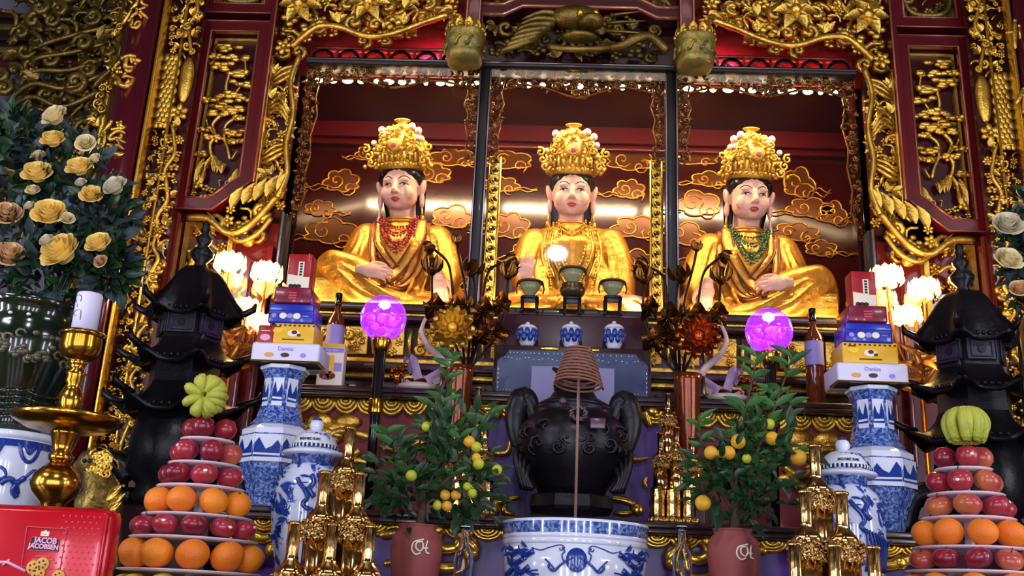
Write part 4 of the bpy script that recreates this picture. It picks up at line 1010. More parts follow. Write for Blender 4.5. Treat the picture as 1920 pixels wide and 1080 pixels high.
# ================================================================ black lion-eared censer in the middle
def black_censer():
    Y=3.45; X=.0; t=thing('bronze_censer','large black bronze censer with upright ears behind the incense coil','censer',(X,Y,ZT1)); c=(X,Y); k=mpp(Y,1.9)
    def pr(L): return [(r*k,zat(X,Y,py)) for r,py in L]
    m=MB(); m.lathe(c,pr([(78,962),(82,955),(80,934),(62,928)]),8,0,False,a0=PI/8); m.build('base','bronze_black',t)
    m=MB(); m.lathe(c,pr([(60,932),(66,918),(84,895),(100,862),(106,828),(100,805),(84,786),(74,778),(76,772),(76,766)]),40)
    for g in (-1,1):
        for i in range(9):
            a=-PI/2+g*(.15+.13*i); R_=(100+4*math.sin(i*2.1))*k; m.tube(spiral((X+R_*math.cos(a),Y+R_*math.sin(a),zat(X,Y,835+20*math.sin(i*1.7))),.03,1.3,i*1.1,g,10),.006,5)
    m.build('bowl','bronze_black',t)
    for g in (-1,1):
        m=MB(); P=smooth_path([(X+g*96*k,Y,zat(X,Y,850)),(X+g*106*k,Y,zat(X,Y,815)),(X+g*108*k,Y,zat(X,Y,778)),(X+g*98*k,Y,zat(X,Y,750)),(X+g*84*k,Y,zat(X,Y,758)),(X+g*74*k,Y,zat(X,Y,790))],4); n=len(P)
        m.tube(P,[.02+.022*math.sin(PI*i/(n-1)) for i in range(n)],8,0,flat=.6); m.build('ear_handle','bronze_black',t)
        m=MB()
        for i in range(4): m.tube(smooth_path([(X+g*(70+6*i)*k,Y-.1,zat(X,Y,928)),(X+g*(84+6*i)*k,Y-.1,zat(X,Y,905-8*i)),(X+g*(78+9*i)*k,Y-.08,zat(X,Y,880-10*i))],3),.012,6)
        m.build('foot','bronze_black',t)
    m=MB(); m.lathe(c,pr([(76,766),(64,758),(46,748),(40,738)]),32); m.lathe(c,pr([(36,740),(40,725),(34,708),(30,700)]),16); m.build('lid','bronze_black',t)
    m=MB(); m.ell((X+.01,Y-.02,zat(X,Y,712)),(.07,.06,.045),12,8); m.ell((X+.02,Y-.08,zat(X,Y,716)),(.035,.035,.025),8,6)
    for g in (-1,1): m.tube([(X+g*.04,Y-.02,zat(X,Y,705)),(X+g*.075,Y,zat(X,Y,692))],[.016,.006],6)
    m.build('lion_finial','bronze_black',t)
    m=MB()
    for i in range(9):
        a=2*PI*i/9; m.tube([(X+.012+.030*math.cos(a+q)*(.6+.4*q),Y-.195,zat(X,Y,795)+.026*math.sin(a+q)*(.6+.4*q)) for q in (0,.4,.8,1.1)],[.007,.006,.005,.003],5)
    m.ell((X-.04,Y-.19,zat(X,Y,774)),(.014,.01,.014),7,5); m.build('rosette','rosette_bronze',t)
    m=MB(); m.box((X+.05,Y-.20,zat(X,Y,822)),(X+.10,Y-.19,zat(X,Y,802)),0,.004); m.build('polished_plaque','rosette_bronze',t)
black_censer()
# ================================================================ acrylic plaque and clear stand on the upper table
t=thing('acrylic_plaque','bluish studded acrylic tray lying along the upper table edge behind the incense coil','tray',(0,3.92,ZT2))
m=MB(); z0=ZT2+.002; z1=zat(0,3.84,668); w=.292
m.prism([(-w,z0),(w,z0),(w,z1-.03),(w-.02,z1-.012),(-w+.02,z1-.012),(-w,z1-.03)],3.83,3.86,0)
m.prism([(-w+.02,z1-.012),(w-.02,z1-.012),(w-.045,z1+.022),(-w+.045,z1+.022)],3.86,3.88,0); m.build('panel','acrylic',t)
m=MB()
for g in (-1,1):
    x=.06
    while x<.28:
        m.ell((g*x,3.829,z1-.018+.004*math.sin(x*80)),(.004,.002,.002),5,4); m.ell((g*x,3.829,z0+.012),(.0035,.002,.002),5,4); m.ell((g*(x-.02),3.859,z1+.012),(.003,.002,.003),5,4); x+=R.uniform(.012,.03)
    for i in range(5): m.ell((g*(w-.006),3.828,z0+.02+.018*i),(.003,.003,.005),5,4)
m.build('studs','glint',t)
t=thing('acrylic_stand','pale translucent acrylic sheet standing behind the black censer','stand',(0,3.72,ZT1))
m=MB(); a,b=-.155,.155; m.box((a,3.70,ZT1+.002),(b,3.712,zat(0,3.7,688)),0,.003); m.box((a,3.70,ZT1+.002),(b,3.74,ZT1+.012),0,.003); m.build('sheet','film',t)
for g,l in ((-1,'crumpled clear film scrap on the censer lid, on the statue-with-red-beads side'),(1,'crumpled clear film scrap on the censer lid, on the green-necklace side')): pass
# ================================================================ stepped offering shelf with bowls and jars
Y=3.98
t=thing('offering_shelf','dark red stepped offering shelf in front of the middle statue','shelf',(0,Y,ZT2))
zt=zat(0,3.94,590); z1=zat(0,3.90,652)
m=MB(); m.box((-.305,3.953,ZT2+.002),(.305,4.066,zt),0,.006); m.build('upper_step','shelf_plum',t)
m=MB(); m.box((-.31,3.885,ZT2+.002),(.31,3.951,z1),0,.004); m.build('lower_step','dark_wood',t)
m=MB()
for x in (-.09,.07): m.box((x-.035,3.880,z1-.016),(x+.035,3.886,z1-.006),0,.002)
m.build('gilt_edge','bright_gold',t)
bl=['celadon bowl on a black stand, the one nearest the red-bead statue','celadon bowl raised on a bronze pot at the centre of the offering shelf','celadon bowl on a black stand, the one nearest the green-necklace statue']
sl=['small black footed stand under the celadon bowl nearest the red-bead statue','small black footed stand under the bronze pot at the shelf centre','small black footed stand under the celadon bowl nearest the green-necklace statue']
for i,(px,py) in enumerate(((992,590),(1072,590),(1148,590))):
    X=xat(px,3.985,zt); z=zt+.001; hw=.036; zs=zat(X,3.985,558)
    if i==1: zs-=.004
    s=thing('offering_stand',sl[i],'stand',(X,3.985,z),'black offering stands')
    m=MB(); m.box((X-hw*.9,3.95,zs-.012),(X+hw*.9,4.02,zs),0,.003); m.box((X-hw*.9,3.952,zs-.03),(X+hw*.9,3.96,zs-.012),1,.003); m.build('top','black_stand' if 0 else ['bronze_black','bronze_window'],s)
    for gx in (-1,1):
        for gy in (-1,1):
            m=MB(); m.tube([(X+gx*hw*.85,3.985+gy*.03,zs-.006),(X+gx*hw*.8,3.985+gy*.029,z+.02),(X+gx*hw*1.0,3.985+gy*.032,z+.006)],[.008,.006,.007],6); m.build('leg','bronze_black',s)
    zb=zs+.001
    if i==1:
        zp=zat(X,3.985,534)
        o=MB(); h=zp-zb; o.lathe((X,3.985),[(.028,zb),(.050,zb+h*.3),(.054,zb+h*.6),(.042,zb+h*.92),(.046,zp)],28)
        tag(o.build('bronze_pot','pot_bronze',loc=(X,3.985,zb)),'squat brown bronze pot under the middle celadon bowl','pot'); zb=zp+.001
    b=thing('offering_bowl',bl[i],'bowl',(X,3.985,zb),'celadon offering bowls'); h=.062
    m=MB(); m.lathe((X,3.985),[(.016,zb),(.018,zb+.008),(.036,zb+h*.5),(.046,zb+h*.92),(.043,zb+h*.92),(.03,zb+h*.5),(0,zb+.02)],28); m.build('body','celadon',b)
    m=MB(); m.lathe((X,3.985),[(.046,zb+h*.9),(.055,zb+h),(.054,zb+h+.004),(.043,zb+h*.93)],28,caps=False)
    m.build('rim','pot_bronze',b); m=MB()
    for g in (-1,1):
        m.tube([(X+g*.052,3.985,zb+h),(X+g*.058,3.985,zb+h*.6),(X+g*.053,3.985,zb+h*.25)],[.005,.004,.003],5)
    m.build('tassel','pot_bronze',b)
jl=['small blue and white lidded jar on the shelf step, nearest the red-bead statue','small blue and white lidded jar on the shelf step, directly behind the coil tip','small blue and white lidded jar on the shelf step, nearest the green-necklace statue']
for i,px in enumerate((988,1070,1151)):
    Yj=3.909; X=xat(px,Yj,z1); z=z1+.001; j=thing('small_jar',jl[i],'jar',(X,Yj,z),'small lidded jars'); h=zat(X,Yj,616)-z
    m=MB(); m.lathe((X,Yj),[(.024,z),(.027,z+.008),(.040,z+h*.45),(.041,z+h*.7),(.033,z+h*.95)],28)
    for q in range(9): a=-PI/2+(q-4)*.32; m.ell((X+.0405*math.cos(a),Yj+.0405*math.sin(a),z+h*(.55+.12*(-1)**q)),(.0125 if abs(q-4)<3 else .007,.0125 if abs(q-4)<3 else .007,.020),7,5,1)
    m.build('body',['porcelain','cobalt'],j)
    m=MB(); m.lathe((X,Yj),[(.037,z+h*.95),(.040,z+h),(.030,z+h*1.14),(.010,z+h*1.22)],28); m.build('lid','porcelain',j)
    m=MB(); m.ell((X,Yj,z+h*1.27),(.009,.009,.008),8,6); m.build('knob','porcelain',j)
# ================================================================ the three enthroned statues
from mathutils.bvhtree import BVHTree
YS=4.50
def flipx(mb):
    mb.v=[(-x,y,z) for x,y,z in mb.v]; mb.f=[tuple(reversed(f)) for f in mb.f]; return mb
def limb(mb,pts,rad,n=12,flat=1):
    P=smooth_path(pts,4) if len(pts)>2 else [Vector(p) for p in pts]
    k=len(P); rs=[]
    for i in range(k):
        t=i/(k-1)*(len(rad)-1); j=min(int(t),len(rad)-2); rs.append(rad[j]+(rad[j+1]-rad[j])*(t-j))
    mb.tube(P,rs,n,0,flat=flat); mb.ell(P[0],rs[0],10,7); mb.ell(P[-1],rs[-1],10,7)
def hand_mesh(M,curl=.5,s=1.0,mudra=False):
    """palm with four bent unequal fingers along +x and a thumb from its side (+z); back of the hand towards -y"""
    mb=MB()
    mb.ell((0,0,0),(.042,.016,.036),12,8); mb.ell((-.03,0,0),(.026,.018,.026),10,7); mb.ell((.02,-.003,.0),(.026,.014,.034),10,7)
    for i,(z,L,r) in enumerate(((.026,.066,.0088),(.009,.074,.0092),(-.009,.070,.0088),(-.025,.056,.0078))):
        x0=.034-.004*abs(i-1.3); c=curl*(1+.12*i); a=.12; p=Vector((x0,-.002,z)); pts=[p]
        if mudra and i==0: c=1.35
        for seg in (.46,.30,.24):
            p=p+Vector((math.cos(a)*L*seg,math.sin(a)*L*seg,(z*.12+(.012 if mudra and i==0 else 0))*seg)); pts.append(p); a+=c
        mb.tube(smooth_path(pts,3),[r*(1.05-.035*q) for q in range(len(pts)*3-2)],8); mb.ell(pts[-1],r*.78,8,6); mb.ell(pts[1],r*1.06,8,6)
    t=[Vector((-.012,.0,.026)),Vector((.008,.006,.044)),Vector((.030,.012,.050)),Vector((.048,.016,.046))]
    mb.tube(smooth_path(t,3),[.0125,.012,.0115,.011,.0105,.010,.0097,.0095,.009,.008],8); mb.ell(t[-1],.0085,8,6)
    mb.tube([(-.03,0,0),(-.062,.006,0)],[.024,.022],10)
    mb.v=[tuple(v) for v in mb.v]; r=fused(mb,.0032,2)
    r.v=[tuple(M@(Vector(v)*s)) for v in r.v]; return r
def statue(kind,lab):
    fl=kind=='right'; cen=kind=='middle'
    pt=lambda px,py,dy=0: at(px,py,YS+dy)
    cx=1072 if cen else 752
    X0=pt(cx,400).x*(-1 if fl else 1)
    t=thing('seated_statue',lab,'statue',(X0,YS,ZF),None)
    fin=(lambda mb: flipx(mb)) if fl else (lambda mb: mb)
    b=MB()
    if not cen:
        limb(b,[pt(757,575,.04),pt(756,520,.03),pt(754,470,.02),pt(752,446,.02)],[.19,.165,.165,.10],16)
        limb(b,[pt(692,456,.02),pt(752,442,.03),pt(815,456,.02)],[.082,.082,.082],14)
        limb(b,[pt(752,440,.02),pt(752,424,.03)],[.078,.05],14)
        # sleeve of the arm laid across the belly
        limb(b,[pt(690,452,.0),pt(672,490,-.06),pt(668,520,-.12)],[.088,.088,.075],12); limb(b,[pt(664,520,-.14),pt(690,513,-.2)],[.07,.048],12)
        limb(b,[pt(660,500,-.06),pt(640,530,-.02)],[.05,.035],10)
        # other arm down to the knee
        limb(b,[pt(818,455,.0),pt(836,492,-.05),pt(838,520,-.12),pt(832,535,-.17)],[.085,.078,.066,.05],12)
        limb(b,[pt(836,530,-.1),pt(850,560,-.06)],[.05,.06],10)
        # raised knee, shin crossing in front, second knee and the robe spread over the seat
        limb(b,[pt(735,572,-.08),pt(672,520,-.16),pt(624,497,-.20)],[.105,.095,.072],12)
        limb(b,[pt(618,502,-.20),pt(668,548,-.24),pt(745,575,-.24),pt(800,582,-.2)],[.07,.072,.07,.06],12)
        limb(b,[pt(775,578,-.08),pt(830,582,-.16),pt(862,590,-.18)],[.09,.08,.06],12)
        limb(b,[pt(630,590,-.12),pt(740,596,-.16),pt(850,596,-.12)],[.09,.10,.08],12)
        limb(b,[pt(612,505,-.16),pt(604,540,-.1),pt(615,575,-.08)],[.06,.06,.07],12)
        F=[([(708,430),(700,470),(696,505)],.010),([(690,432),(680,470),(668,505)],.012),([(676,440),(664,475),(650,510)],.011),([(715,432),(712,470),(710,490)],.008),
           ([(802,432),(815,470),(822,520)],.012),([(815,438),(829,475),(834,515)],.010),([(790,432),(798,470),(800,520),(790,550)],.010),([(780,480),(778,520),(760,550)],.010),
           ([(640,495),(680,525),(740,562),(790,572)],.012),([(630,505),(672,545),(740,578)],.012),([(622,520),(660,560),(720,585)],.012),([(612,535),(640,570),(690,590)],.011),([(655,500),(700,535),(745,558)],.010),
           ([(720,560),(780,566),(830,560)],.010),([(740,580),(800,580),(845,575)],.011),([(700,590),(770,590),(850,585)],.010),([(830,560),(815,575),(790,585)],.010)]
    else:
        limb(b,[pt(1072,580,.04),pt(1072,520,.03),pt(1072,470,.02),pt(1072,456,.02)],[.20,.175,.17,.11],16)
        limb(b,[pt(1005,464,.02),pt(1072,450,.03),pt(1139,464,.02)],[.082,.082,.082],14)
        limb(b,[pt(1072,448,.02),pt(1072,432,.03)],[.078,.05],14)
        limb(b,[pt(1003,462,.0),pt(990,505,-.05),pt(990,545,-.12)],[.088,.085,.07],12); limb(b,[pt(992,548,-.12),pt(990,538,-.2)],[.065,.045],10)
        limb(b,[pt(1141,462,.0),pt(1156,505,-.04),pt(1160,550,-.1),pt(1165,572,-.16)],[.088,.085,.075,.05],12)
        limb(b,[pt(1060,585,-.08),pt(1000,580,-.16),pt(945,578,-.18)],[.10,.09,.065],12); limb(b,[pt(1085,585,-.08),pt(1145,582,-.16),pt(1200,582,-.18)],[.10,.09,.065],12)
        limb(b,[pt(950,590,-.16),pt(1072,588,-.24),pt(1195,592,-.16)],[.075,.09,.075],12)
        limb(b,[pt(1020,520,-.1),pt(1010,565,-.16)],[.06,.07],10); limb(b,[pt(1120,520,-.1),pt(1130,565,-.16)],[.06,.07],10)
        F=[]
        for g in (-1,1):
            for q in (([(1072+g*48,442),(1072+g*56,490),(1072+g*52,545)],.011),([(1072+g*62,446),(1072+g*74,490),(1072+g*76,540)],.012),([(1072+g*74,452),(1072+g*88,500),(1072+g*88,545)],.010),([(1072+g*20,560),(1072+g*24,575),(1072+g*28,592)],.012),([(1072+g*60,555),(1072+g*70,570),(1072+g*75,590)],.012),([(1072+g*90,570),(1072+g*110,575),(1072+g*125,585)],.010),([(1072+g*38,455),(1072+g*34,500),(1072+g*14,535)],.010),([(1072+g*2,575),(1072+g*50,580),(1072+g*100,590)],.010)): F.append(q)
    me=remesh(b,.011,3); bv=BVHTree.FromPolygons([v.co for v in me.vertices],[tuple(p.vertices) for p in me.polygons])
    C=Vector(CAM)
    def hit(px,py,off=.0):
        d=(at(px,py,YS)-C).normalized(); h=bv.ray_cast(C,d)
        if h[0] is None: return at(px,py,YS-.05)
        return h[0]-d*off
    r=MB(); r.mesh(me)
    for L,rad in F:
        P=smooth_path([hit(x,y,-.003) for x,y in L],5); n=len(P); P=[p+Vector((.004*math.sin(i*.9),0,0)) for i,p in enumerate(P)]
        r.tube(P,[rad*1.35*(.35+.65*math.sin(PI*i/(n-1))) for i in range(n)],7)
    me2=remesh(r,.0065,1); bpy.data.meshes.remove(me)
    bv=BVHTree.FromPolygons([v.co for v in me2.vertices],[tuple(p.vertices) for p in me2.polygons])
    for v in me2.vertices: v.co.z=max(v.co.z,ZF+.012)
    body=MB(); body.mesh(me2); bpy.data.meshes.remove(me2)
    fin(body).build('robed_body','robe_gold',t)
    # embroidered collar bands
    m=MB()
    bands=[([(1048,424),(1040,470),(1056,510),(1072,540)],.020),([(1096,424),(1104,470),(1088,510),(1072,540)],.020),([(1030,432),(1022,480),(1034,520)],.014),([(1114,432),(1122,480),(1110,520)],.014)] if cen else [([(709,418),(708,450),(722,478),(740,500)],.020),([(790,414),(786,445),(768,478),(745,508),(722,526)],.027),([(700,425),(698,470),(702,500)],.014),([(802,420),(800,460),(782,510),(752,538),(722,534)],.018)]
    for L,w in bands:
        P=smooth_path([hit(x,y,.008) for x,y in L],5); m.tube(P,w,8,0,flat=.4,up=(0,-1,.3))
        m.tube([p+Vector((-w*.9,-.008,0)) for p in P],.004,5,1); m.tube([p+Vector((w*.9,-.008,0)) for p in P],.004,5,1)
    fin(m).build('collar_band',['collar_gold','bead_gold' if cen else 'trim_red'],t)
    # head
    yaw=math.radians(0 if cen else (6 if fl else 9)); tilt=math.radians(15); HS=1.12
    hc=pt(cx,356 if not cen else 366,-.02)
    if not cen: pass
    hm=MB()
    hm.ell((0,.012,.02),(.082,.098,.098),18,12); hm.ell((0,-.012,-.028),(.077,.078,.068),16,10); hm.ell((0,-.040,-.068),(.034,.036,.024),12,8)
    for g in (-1,1):
        hm.ell((g*.040,-.054,-.022),(.034,.026,.034),10,7); hm.ell((g*.034,-.073,.032),(.028,.010,.010),10,6)
        hm.ell((g*.096,.004,.004),(.013,.026,.038),10,8,0,Matrix.Rotation(g*.25,3,'Y')); hm.ell((g*.093,.002,-.048),(.012,.015,.036),10,7)
    hm.tube([(0,-.082,.030),(0,-.092,.006),(0,-.103,-.016)],[.008,.010,.013],8); hm.ell((0,-.100,-.018),(.013,.012,.009),8,6)
    for g in (-1,1): hm.ell((g*.011,-.092,-.020),(.008,.010,.007),8,6)
    hm.tube([(0,.015,-.05),(0,.03,-.12),(0,.055,-.19)],[.058,.056,.064],14)
    hme=remesh(hm,.0042,3); hb=BVHTree.FromPolygons([v.co for v in hme.vertices],[tuple(p.vertices) for p in hme.polygons])
    MH=Matrix.Translation(hc)@Matrix.Rotation(-yaw,4,'Z')@Matrix.Rotation(tilt,4,'X')@Matrix.Scale(HS,4)
    OFF=Vector((0,0,0))
    def tr(mb): mb.v=[tuple(MH@(Vector(v)+OFF)) for v in mb.v]; return fin(mb)
    def sf(x,z,o=0):
        h=hb.ray_cast(Vector((x,-.3,z)),Vector((0,1,0))); return Vector((x,(h[0].y if h[0] else -.06)-o,z))
    m=MB(); m.mesh(hme); bpy.data.meshes.remove(hme); head=tr(m).build('head','skin',t)
    for g in (-1,1):
        m=MB(); P=smooth_path([sf(g*.012,.034,.0005),sf(g*.026,.045,.0005),sf(g*.044,.046,.0005),sf(g*.058,.036,.0005)],5); n=len(P); m.tube(P,[.0014+.0012*math.sin(PI*i/(n-1)) for i in range(n)],5); tr(m).build('eyebrow','ink',head)
        m=MB(); P=smooth_path([sf(g*.016,.012,.001),sf(g*.028,.0175,.001),sf(g*.042,.0165,.001),sf(g*.054,.010,.001)],4); m.tube(P,[.0012,.0015,.002,.0022,.0024,.0024,.0024,.0024,.0022,.002,.0018,.0016,.0012],5,0)
        P2=[sf(g*x,z,.0004) for x,z in ((.018,.0115),(.028,.009),(.042,.0085),(.052,.0095))]; Q=[sf(g*x,z,.0004) for x,z in ((.028,.0165),(.042,.0155))]
        vs=P2+[Q[1],Q[0]]; m.add(vs,[(0,1,5),(1,2,4,5),(2,3,4)] if g<0 else [(5,1,0),(5,4,2,1),(4,3,2)],1)
        m.ell(sf(g*.036,.0125,.0006),(.006,.0012,.0042),8,6,0); tr(m).build('eye',['ink','eye_white'],head)
    m=MB()
    m.tube(smooth_path([sf(-.021,-.050,0),sf(-.010,-.0455,.001),sf(-.003,-.0445,.002),sf(0,-.0465,.002),sf(.003,-.0445,.002),sf(.010,-.0455,.001),sf(.021,-.050,0)],3),[.001,.002,.003,.0035,.0038,.004,.004,.004,.004,.004,.004,.004,.0038,.0036,.0035,.003,.003,.002,.001],6)
    m.tube(smooth_path([sf(-.017,-.0505,0),sf(-.008,-.0555,.002),sf(.0,-.057,.003),sf(.008,-.0555,.002),sf(.017,-.0505,0)],3),[.001,.0025,.0035,.0045,.005,.005,.005,.005,.005,.0045,.0035,.0025,.001],6)
    tr(m).build('lips','lips',head)
    m=MB(); m.ell((0,.030,.058),(.094,.100,.076),20,14)
    for g in (-1,1):
        m.tube(smooth_path([(g*.070,-.03,.066),(g*.082,-.012,.045),(g*.084,.035,.0),(g*.066,.058,-.08),(g*.060,.065,-.15)],4),[.012]*3+[.014]*4+[.02]*4+[.024]*6,8)
    tr(m).build('hair','hair',t)
    # crown: flared drum with petals, wings, knobs and pearl sprays
    OFF=Vector((0,0,.012)); K=MB(); r_=random.Random(11 if cen else 5)
    pf=[(.088,.070),(.100,.076),(.101,.092),(.092,.100),(.092,.13),(.086,.17),(.070,.21),(.050,.235),(.036,.25),(.038,.262),(.028,.275),(.016,.282),(.034,.292),(.036,.296),(0,.298)]
    K.lathe((0,.02),pf,28)
    for i in range(26):
        a=2*PI*i/26; K.tube([(.106*math.cos(a),.02+.106*math.sin(a),.100),(.103*math.cos(a),.02+.103*math.sin(a),.138)],.007,5); K.ell((.110*math.cos(a),.02+.110*math.sin(a),.088),.007,6,4)
    def ring(z,R_,n,s,kd):
        for i in range(n):
            a=2*PI*(i+.5*(kd%2))/n; d=Vector((math.cos(a),math.sin(a),0)); p=Vector((0,.02,z))+d*R_
            if kd<2: K.leaf(p,d*.55+Vector((0,0,1)),s,s*.62,-d if 0 else d,0,.15)
            for j in range(3): K.ell(p+d*.010+Vector((r_.uniform(-.014,.014),r_.uniform(-.01,.01),r_.uniform(-.012,.02))),(.008,.008,.008),6,4)
            K.tube([p+d*.006+Vector((-d.y,d.x,0))*(.013*math.cos(q))+Vector((0,0,.013*math.sin(q))) for q in (0,.9,1.8,2.7,3.6,4.5)],.0035,5)
    ring(.125,.093,13,.05,0); ring(.148,.090,13,.045,1); ring(.172,.084,11,.045,0); ring(.196,.074,10,.04,1); ring(.216,.058,8,.035,0); ring(.245,.038,7,.03,1)
    for g in (-1,1):
        for i in range(26): q=r_.uniform(0,.085); K.ell((g*(.092+r_.uniform(0,.056)*(1-q/.12)),-.02+r_.uniform(-.03,.04),.08+q),r_.uniform(.007,.013),7,5)
        for i in range(12): q=r_.uniform(0,.06); K.ell((g*(.080+r_.uniform(0,.02)-q*.35),-.02+r_.uniform(-.03,.04),.155+q),r_.uniform(.007,.012),7,5)
        for i in range(3): K.tube(spiral((g*(.115+.012*i),-.055,.10+.03*i),.022,1.2,i,g,9),.006,5)
        for i in range(3): K.tube(spiral((g*(.082-.010*i),-.06,.165+.025*i),.018,1.2,i*2,g,9),.005,5)
        K.ell((g*.045,-.02,.245),.02,10,7)
    for i in range(20): K.ell((r_.uniform(-.07,.07),-.085+r_.uniform(-.012,.01),.15+r_.uniform(0,.09)),r_.uniform(.006,.011),6,4)
    K.ell((0,-.10,.165),(.030,.010,.030),12,8)
    crown=tr(K).build('crown','crown_gold',t)
    m=MB(); m.ell((0,-.108,.165),(.014,.008,.014),10,7); tr(m).build('jewel','jewel_pink',crown)
    for x,z in ((-.112,.19),(-.076,.245),(-.058,.225),(.058,.255),(.086,.235),(.076,.205),(.100,.20)):
        if cen and abs(x)>.11: z-=.02
        m=MB(); q=Vector((x,-.03,z)); m.ell(q,.0165 if abs(x)<.1 else .013,10,7); m.tube([q,(x*.7,.0,z-.04)],.003,5); tr(m).build('pearl_spray','pearl',crown)
    OFF=Vector((0,0,0))
    # ear drop
    for g in (-1,1):
        m=MB(); m.tube([(g*.094,-.004,-.082),(g*.097,-.008,-.125)],.005,6); m.ell((g*.097,-.010,-.13),(.012,.010,.016),8,6); tr(m).build('earring','pearl' if g<0 and not cen else 'bead_gold',t)
    # necklaces
    def beads(L,step,rad,mb,off=.014):
        P=smooth_path([hit(x,y,off) for x,y in L],8); acc=0; last=P[0]; mb.ell(P[0],rad,6,4)
        for p in P[1:]:
            if (p-last).length>=step: mb.ell(p,rad,6,4); last=p
    if cen: nk=[([(1038,418),(1040,470),(1060,520),(1076,548)],),([(1106,418),(1106,470),(1092,520),(1076,548)],),([(1048,414),(1052,470),(1075,510),(1096,470),(1098,414)],),([(1044,418),(1072,432),(1100,418)],),([(1046,424),(1072,440),(1098,424)],),([(1030,425),(1030,500),(1034,540)],),([(1116,425),(1118,500),(1110,540)],)]; ml='bead_gold'
    else: nk=[([(716,406),(728,420),(748,426),(770,420),(782,406)],),([(713,410),(724,432),(745,442),(768,430),(784,408)],),([(712,412),(722,442),(743,454),(766,440),(786,410)],),([(711,416),(724,452),(742,465),(764,450),(787,414)],),([(712,420),(728,460),(742,473),(760,458),(787,418)],),([(722,410),(730,432),(746,436),(762,430),(776,410)],),([(720,412),(730,446),(744,460),(760,444),(780,410)],)]; ml='bead_green' if fl else 'bead_red'
    m=MB()
    for (L,) in nk: beads(L,.012,.0064,m)
    if not cen: m.ell(hit(743,458,.01),(.012,.008,.016),8,6)
    fin(m).build('necklace',ml,t)
    if not cen:
        m=MB(); beads([(706,408),(704,450),(706,495)],.009,.0048,m); beads([(788,405),(786,440),(772,480),(760,510),(740,532),(718,520)],.009,.0048,m); fin(m).build('long_necklace','bead_dark_green' if fl else 'trim_red',t)
    # golden throat ring
    m=MB(); c0=pt(cx,412 if not cen else 420,.0)
    for dz,R_ in ((0,.066),(-.018,.076)): m.tube([(c0.x+R_*math.cos(a*PI/10),c0.y+.01+R_*.9*math.sin(a*PI/10),c0.z+dz-.008*math.cos(a*PI/10+PI/2)) for a in range(20)],.008,6,closed=True)
    fin(m).build('throat_ring','robe_gold',t)
    # hands
    def place(px,py,dy,rot,s,curl,mud=False):
        R_=Matrix.Identity(3)
        for ax,an in rot: R_=R_@Matrix.Rotation(math.radians(an),3,ax)
        return hand_mesh(Matrix.Translation(pt(px,py,dy))@R_.to_4x4(),curl,s,mud)
    if not cen:
        h=hit(694,510); fin(place(696,508,h.y-YS-.035,(('Y',8),('X',-15)),1.06,.55)).build('hand','skin',t)
        h=hit(826,534); fin(place(824,532,h.y-YS-.035,(('Y',80),('X',-10)),1.0,.4)).build('hand','skin',t)
    else:
        fin(place(986,512,-.26,(('Y',-80),('X',10)),1.0,.30,True)).build('hand','skin',t)
        fin(place(1176,570,-.26,(('Y',35),('X',30)),.9,.7)).build('hand','skin',t)
    # gilded seat
    m=MB(); w=.315 if not cen else .32; z1=pt(cx,586,-.2).z-.02
    xc=pt(cx,590).x
    m.box((xc-w,4.24,ZF+.002),(xc+w,4.72,z1),0,.01)
    if not cen:
        xb=pt(592,560,-.16).x; m.box((xb,4.235,ZF+.002),(xb+.12,4.33,pt(600,530,-.2).z),0,.006)
        for i in range(4): m.box((xb+.012,4.231,ZF+.04+.026*i),(xb+.108,4.236,ZF+.047+.026*i),0)
    m.box((xc-w-.01,4.232,ZF+.002),(xc+w+.01,4.25,ZF+.03),0,.006)
    m.v=[(x,y,z+.007) for x,y,z in m.v]; fin(m).build('gilded_seat','gold',t)
    return t
mat('bead_dark_green','#16321a',.3)
statue('left','gilded statue with red bead necklaces, in the bay above the spirits bottle')
statue('middle','gilded statue with gold necklaces and one hand raised, in the middle bay')
statue('right','gilded statue with green bead necklaces and a tall gold crown')
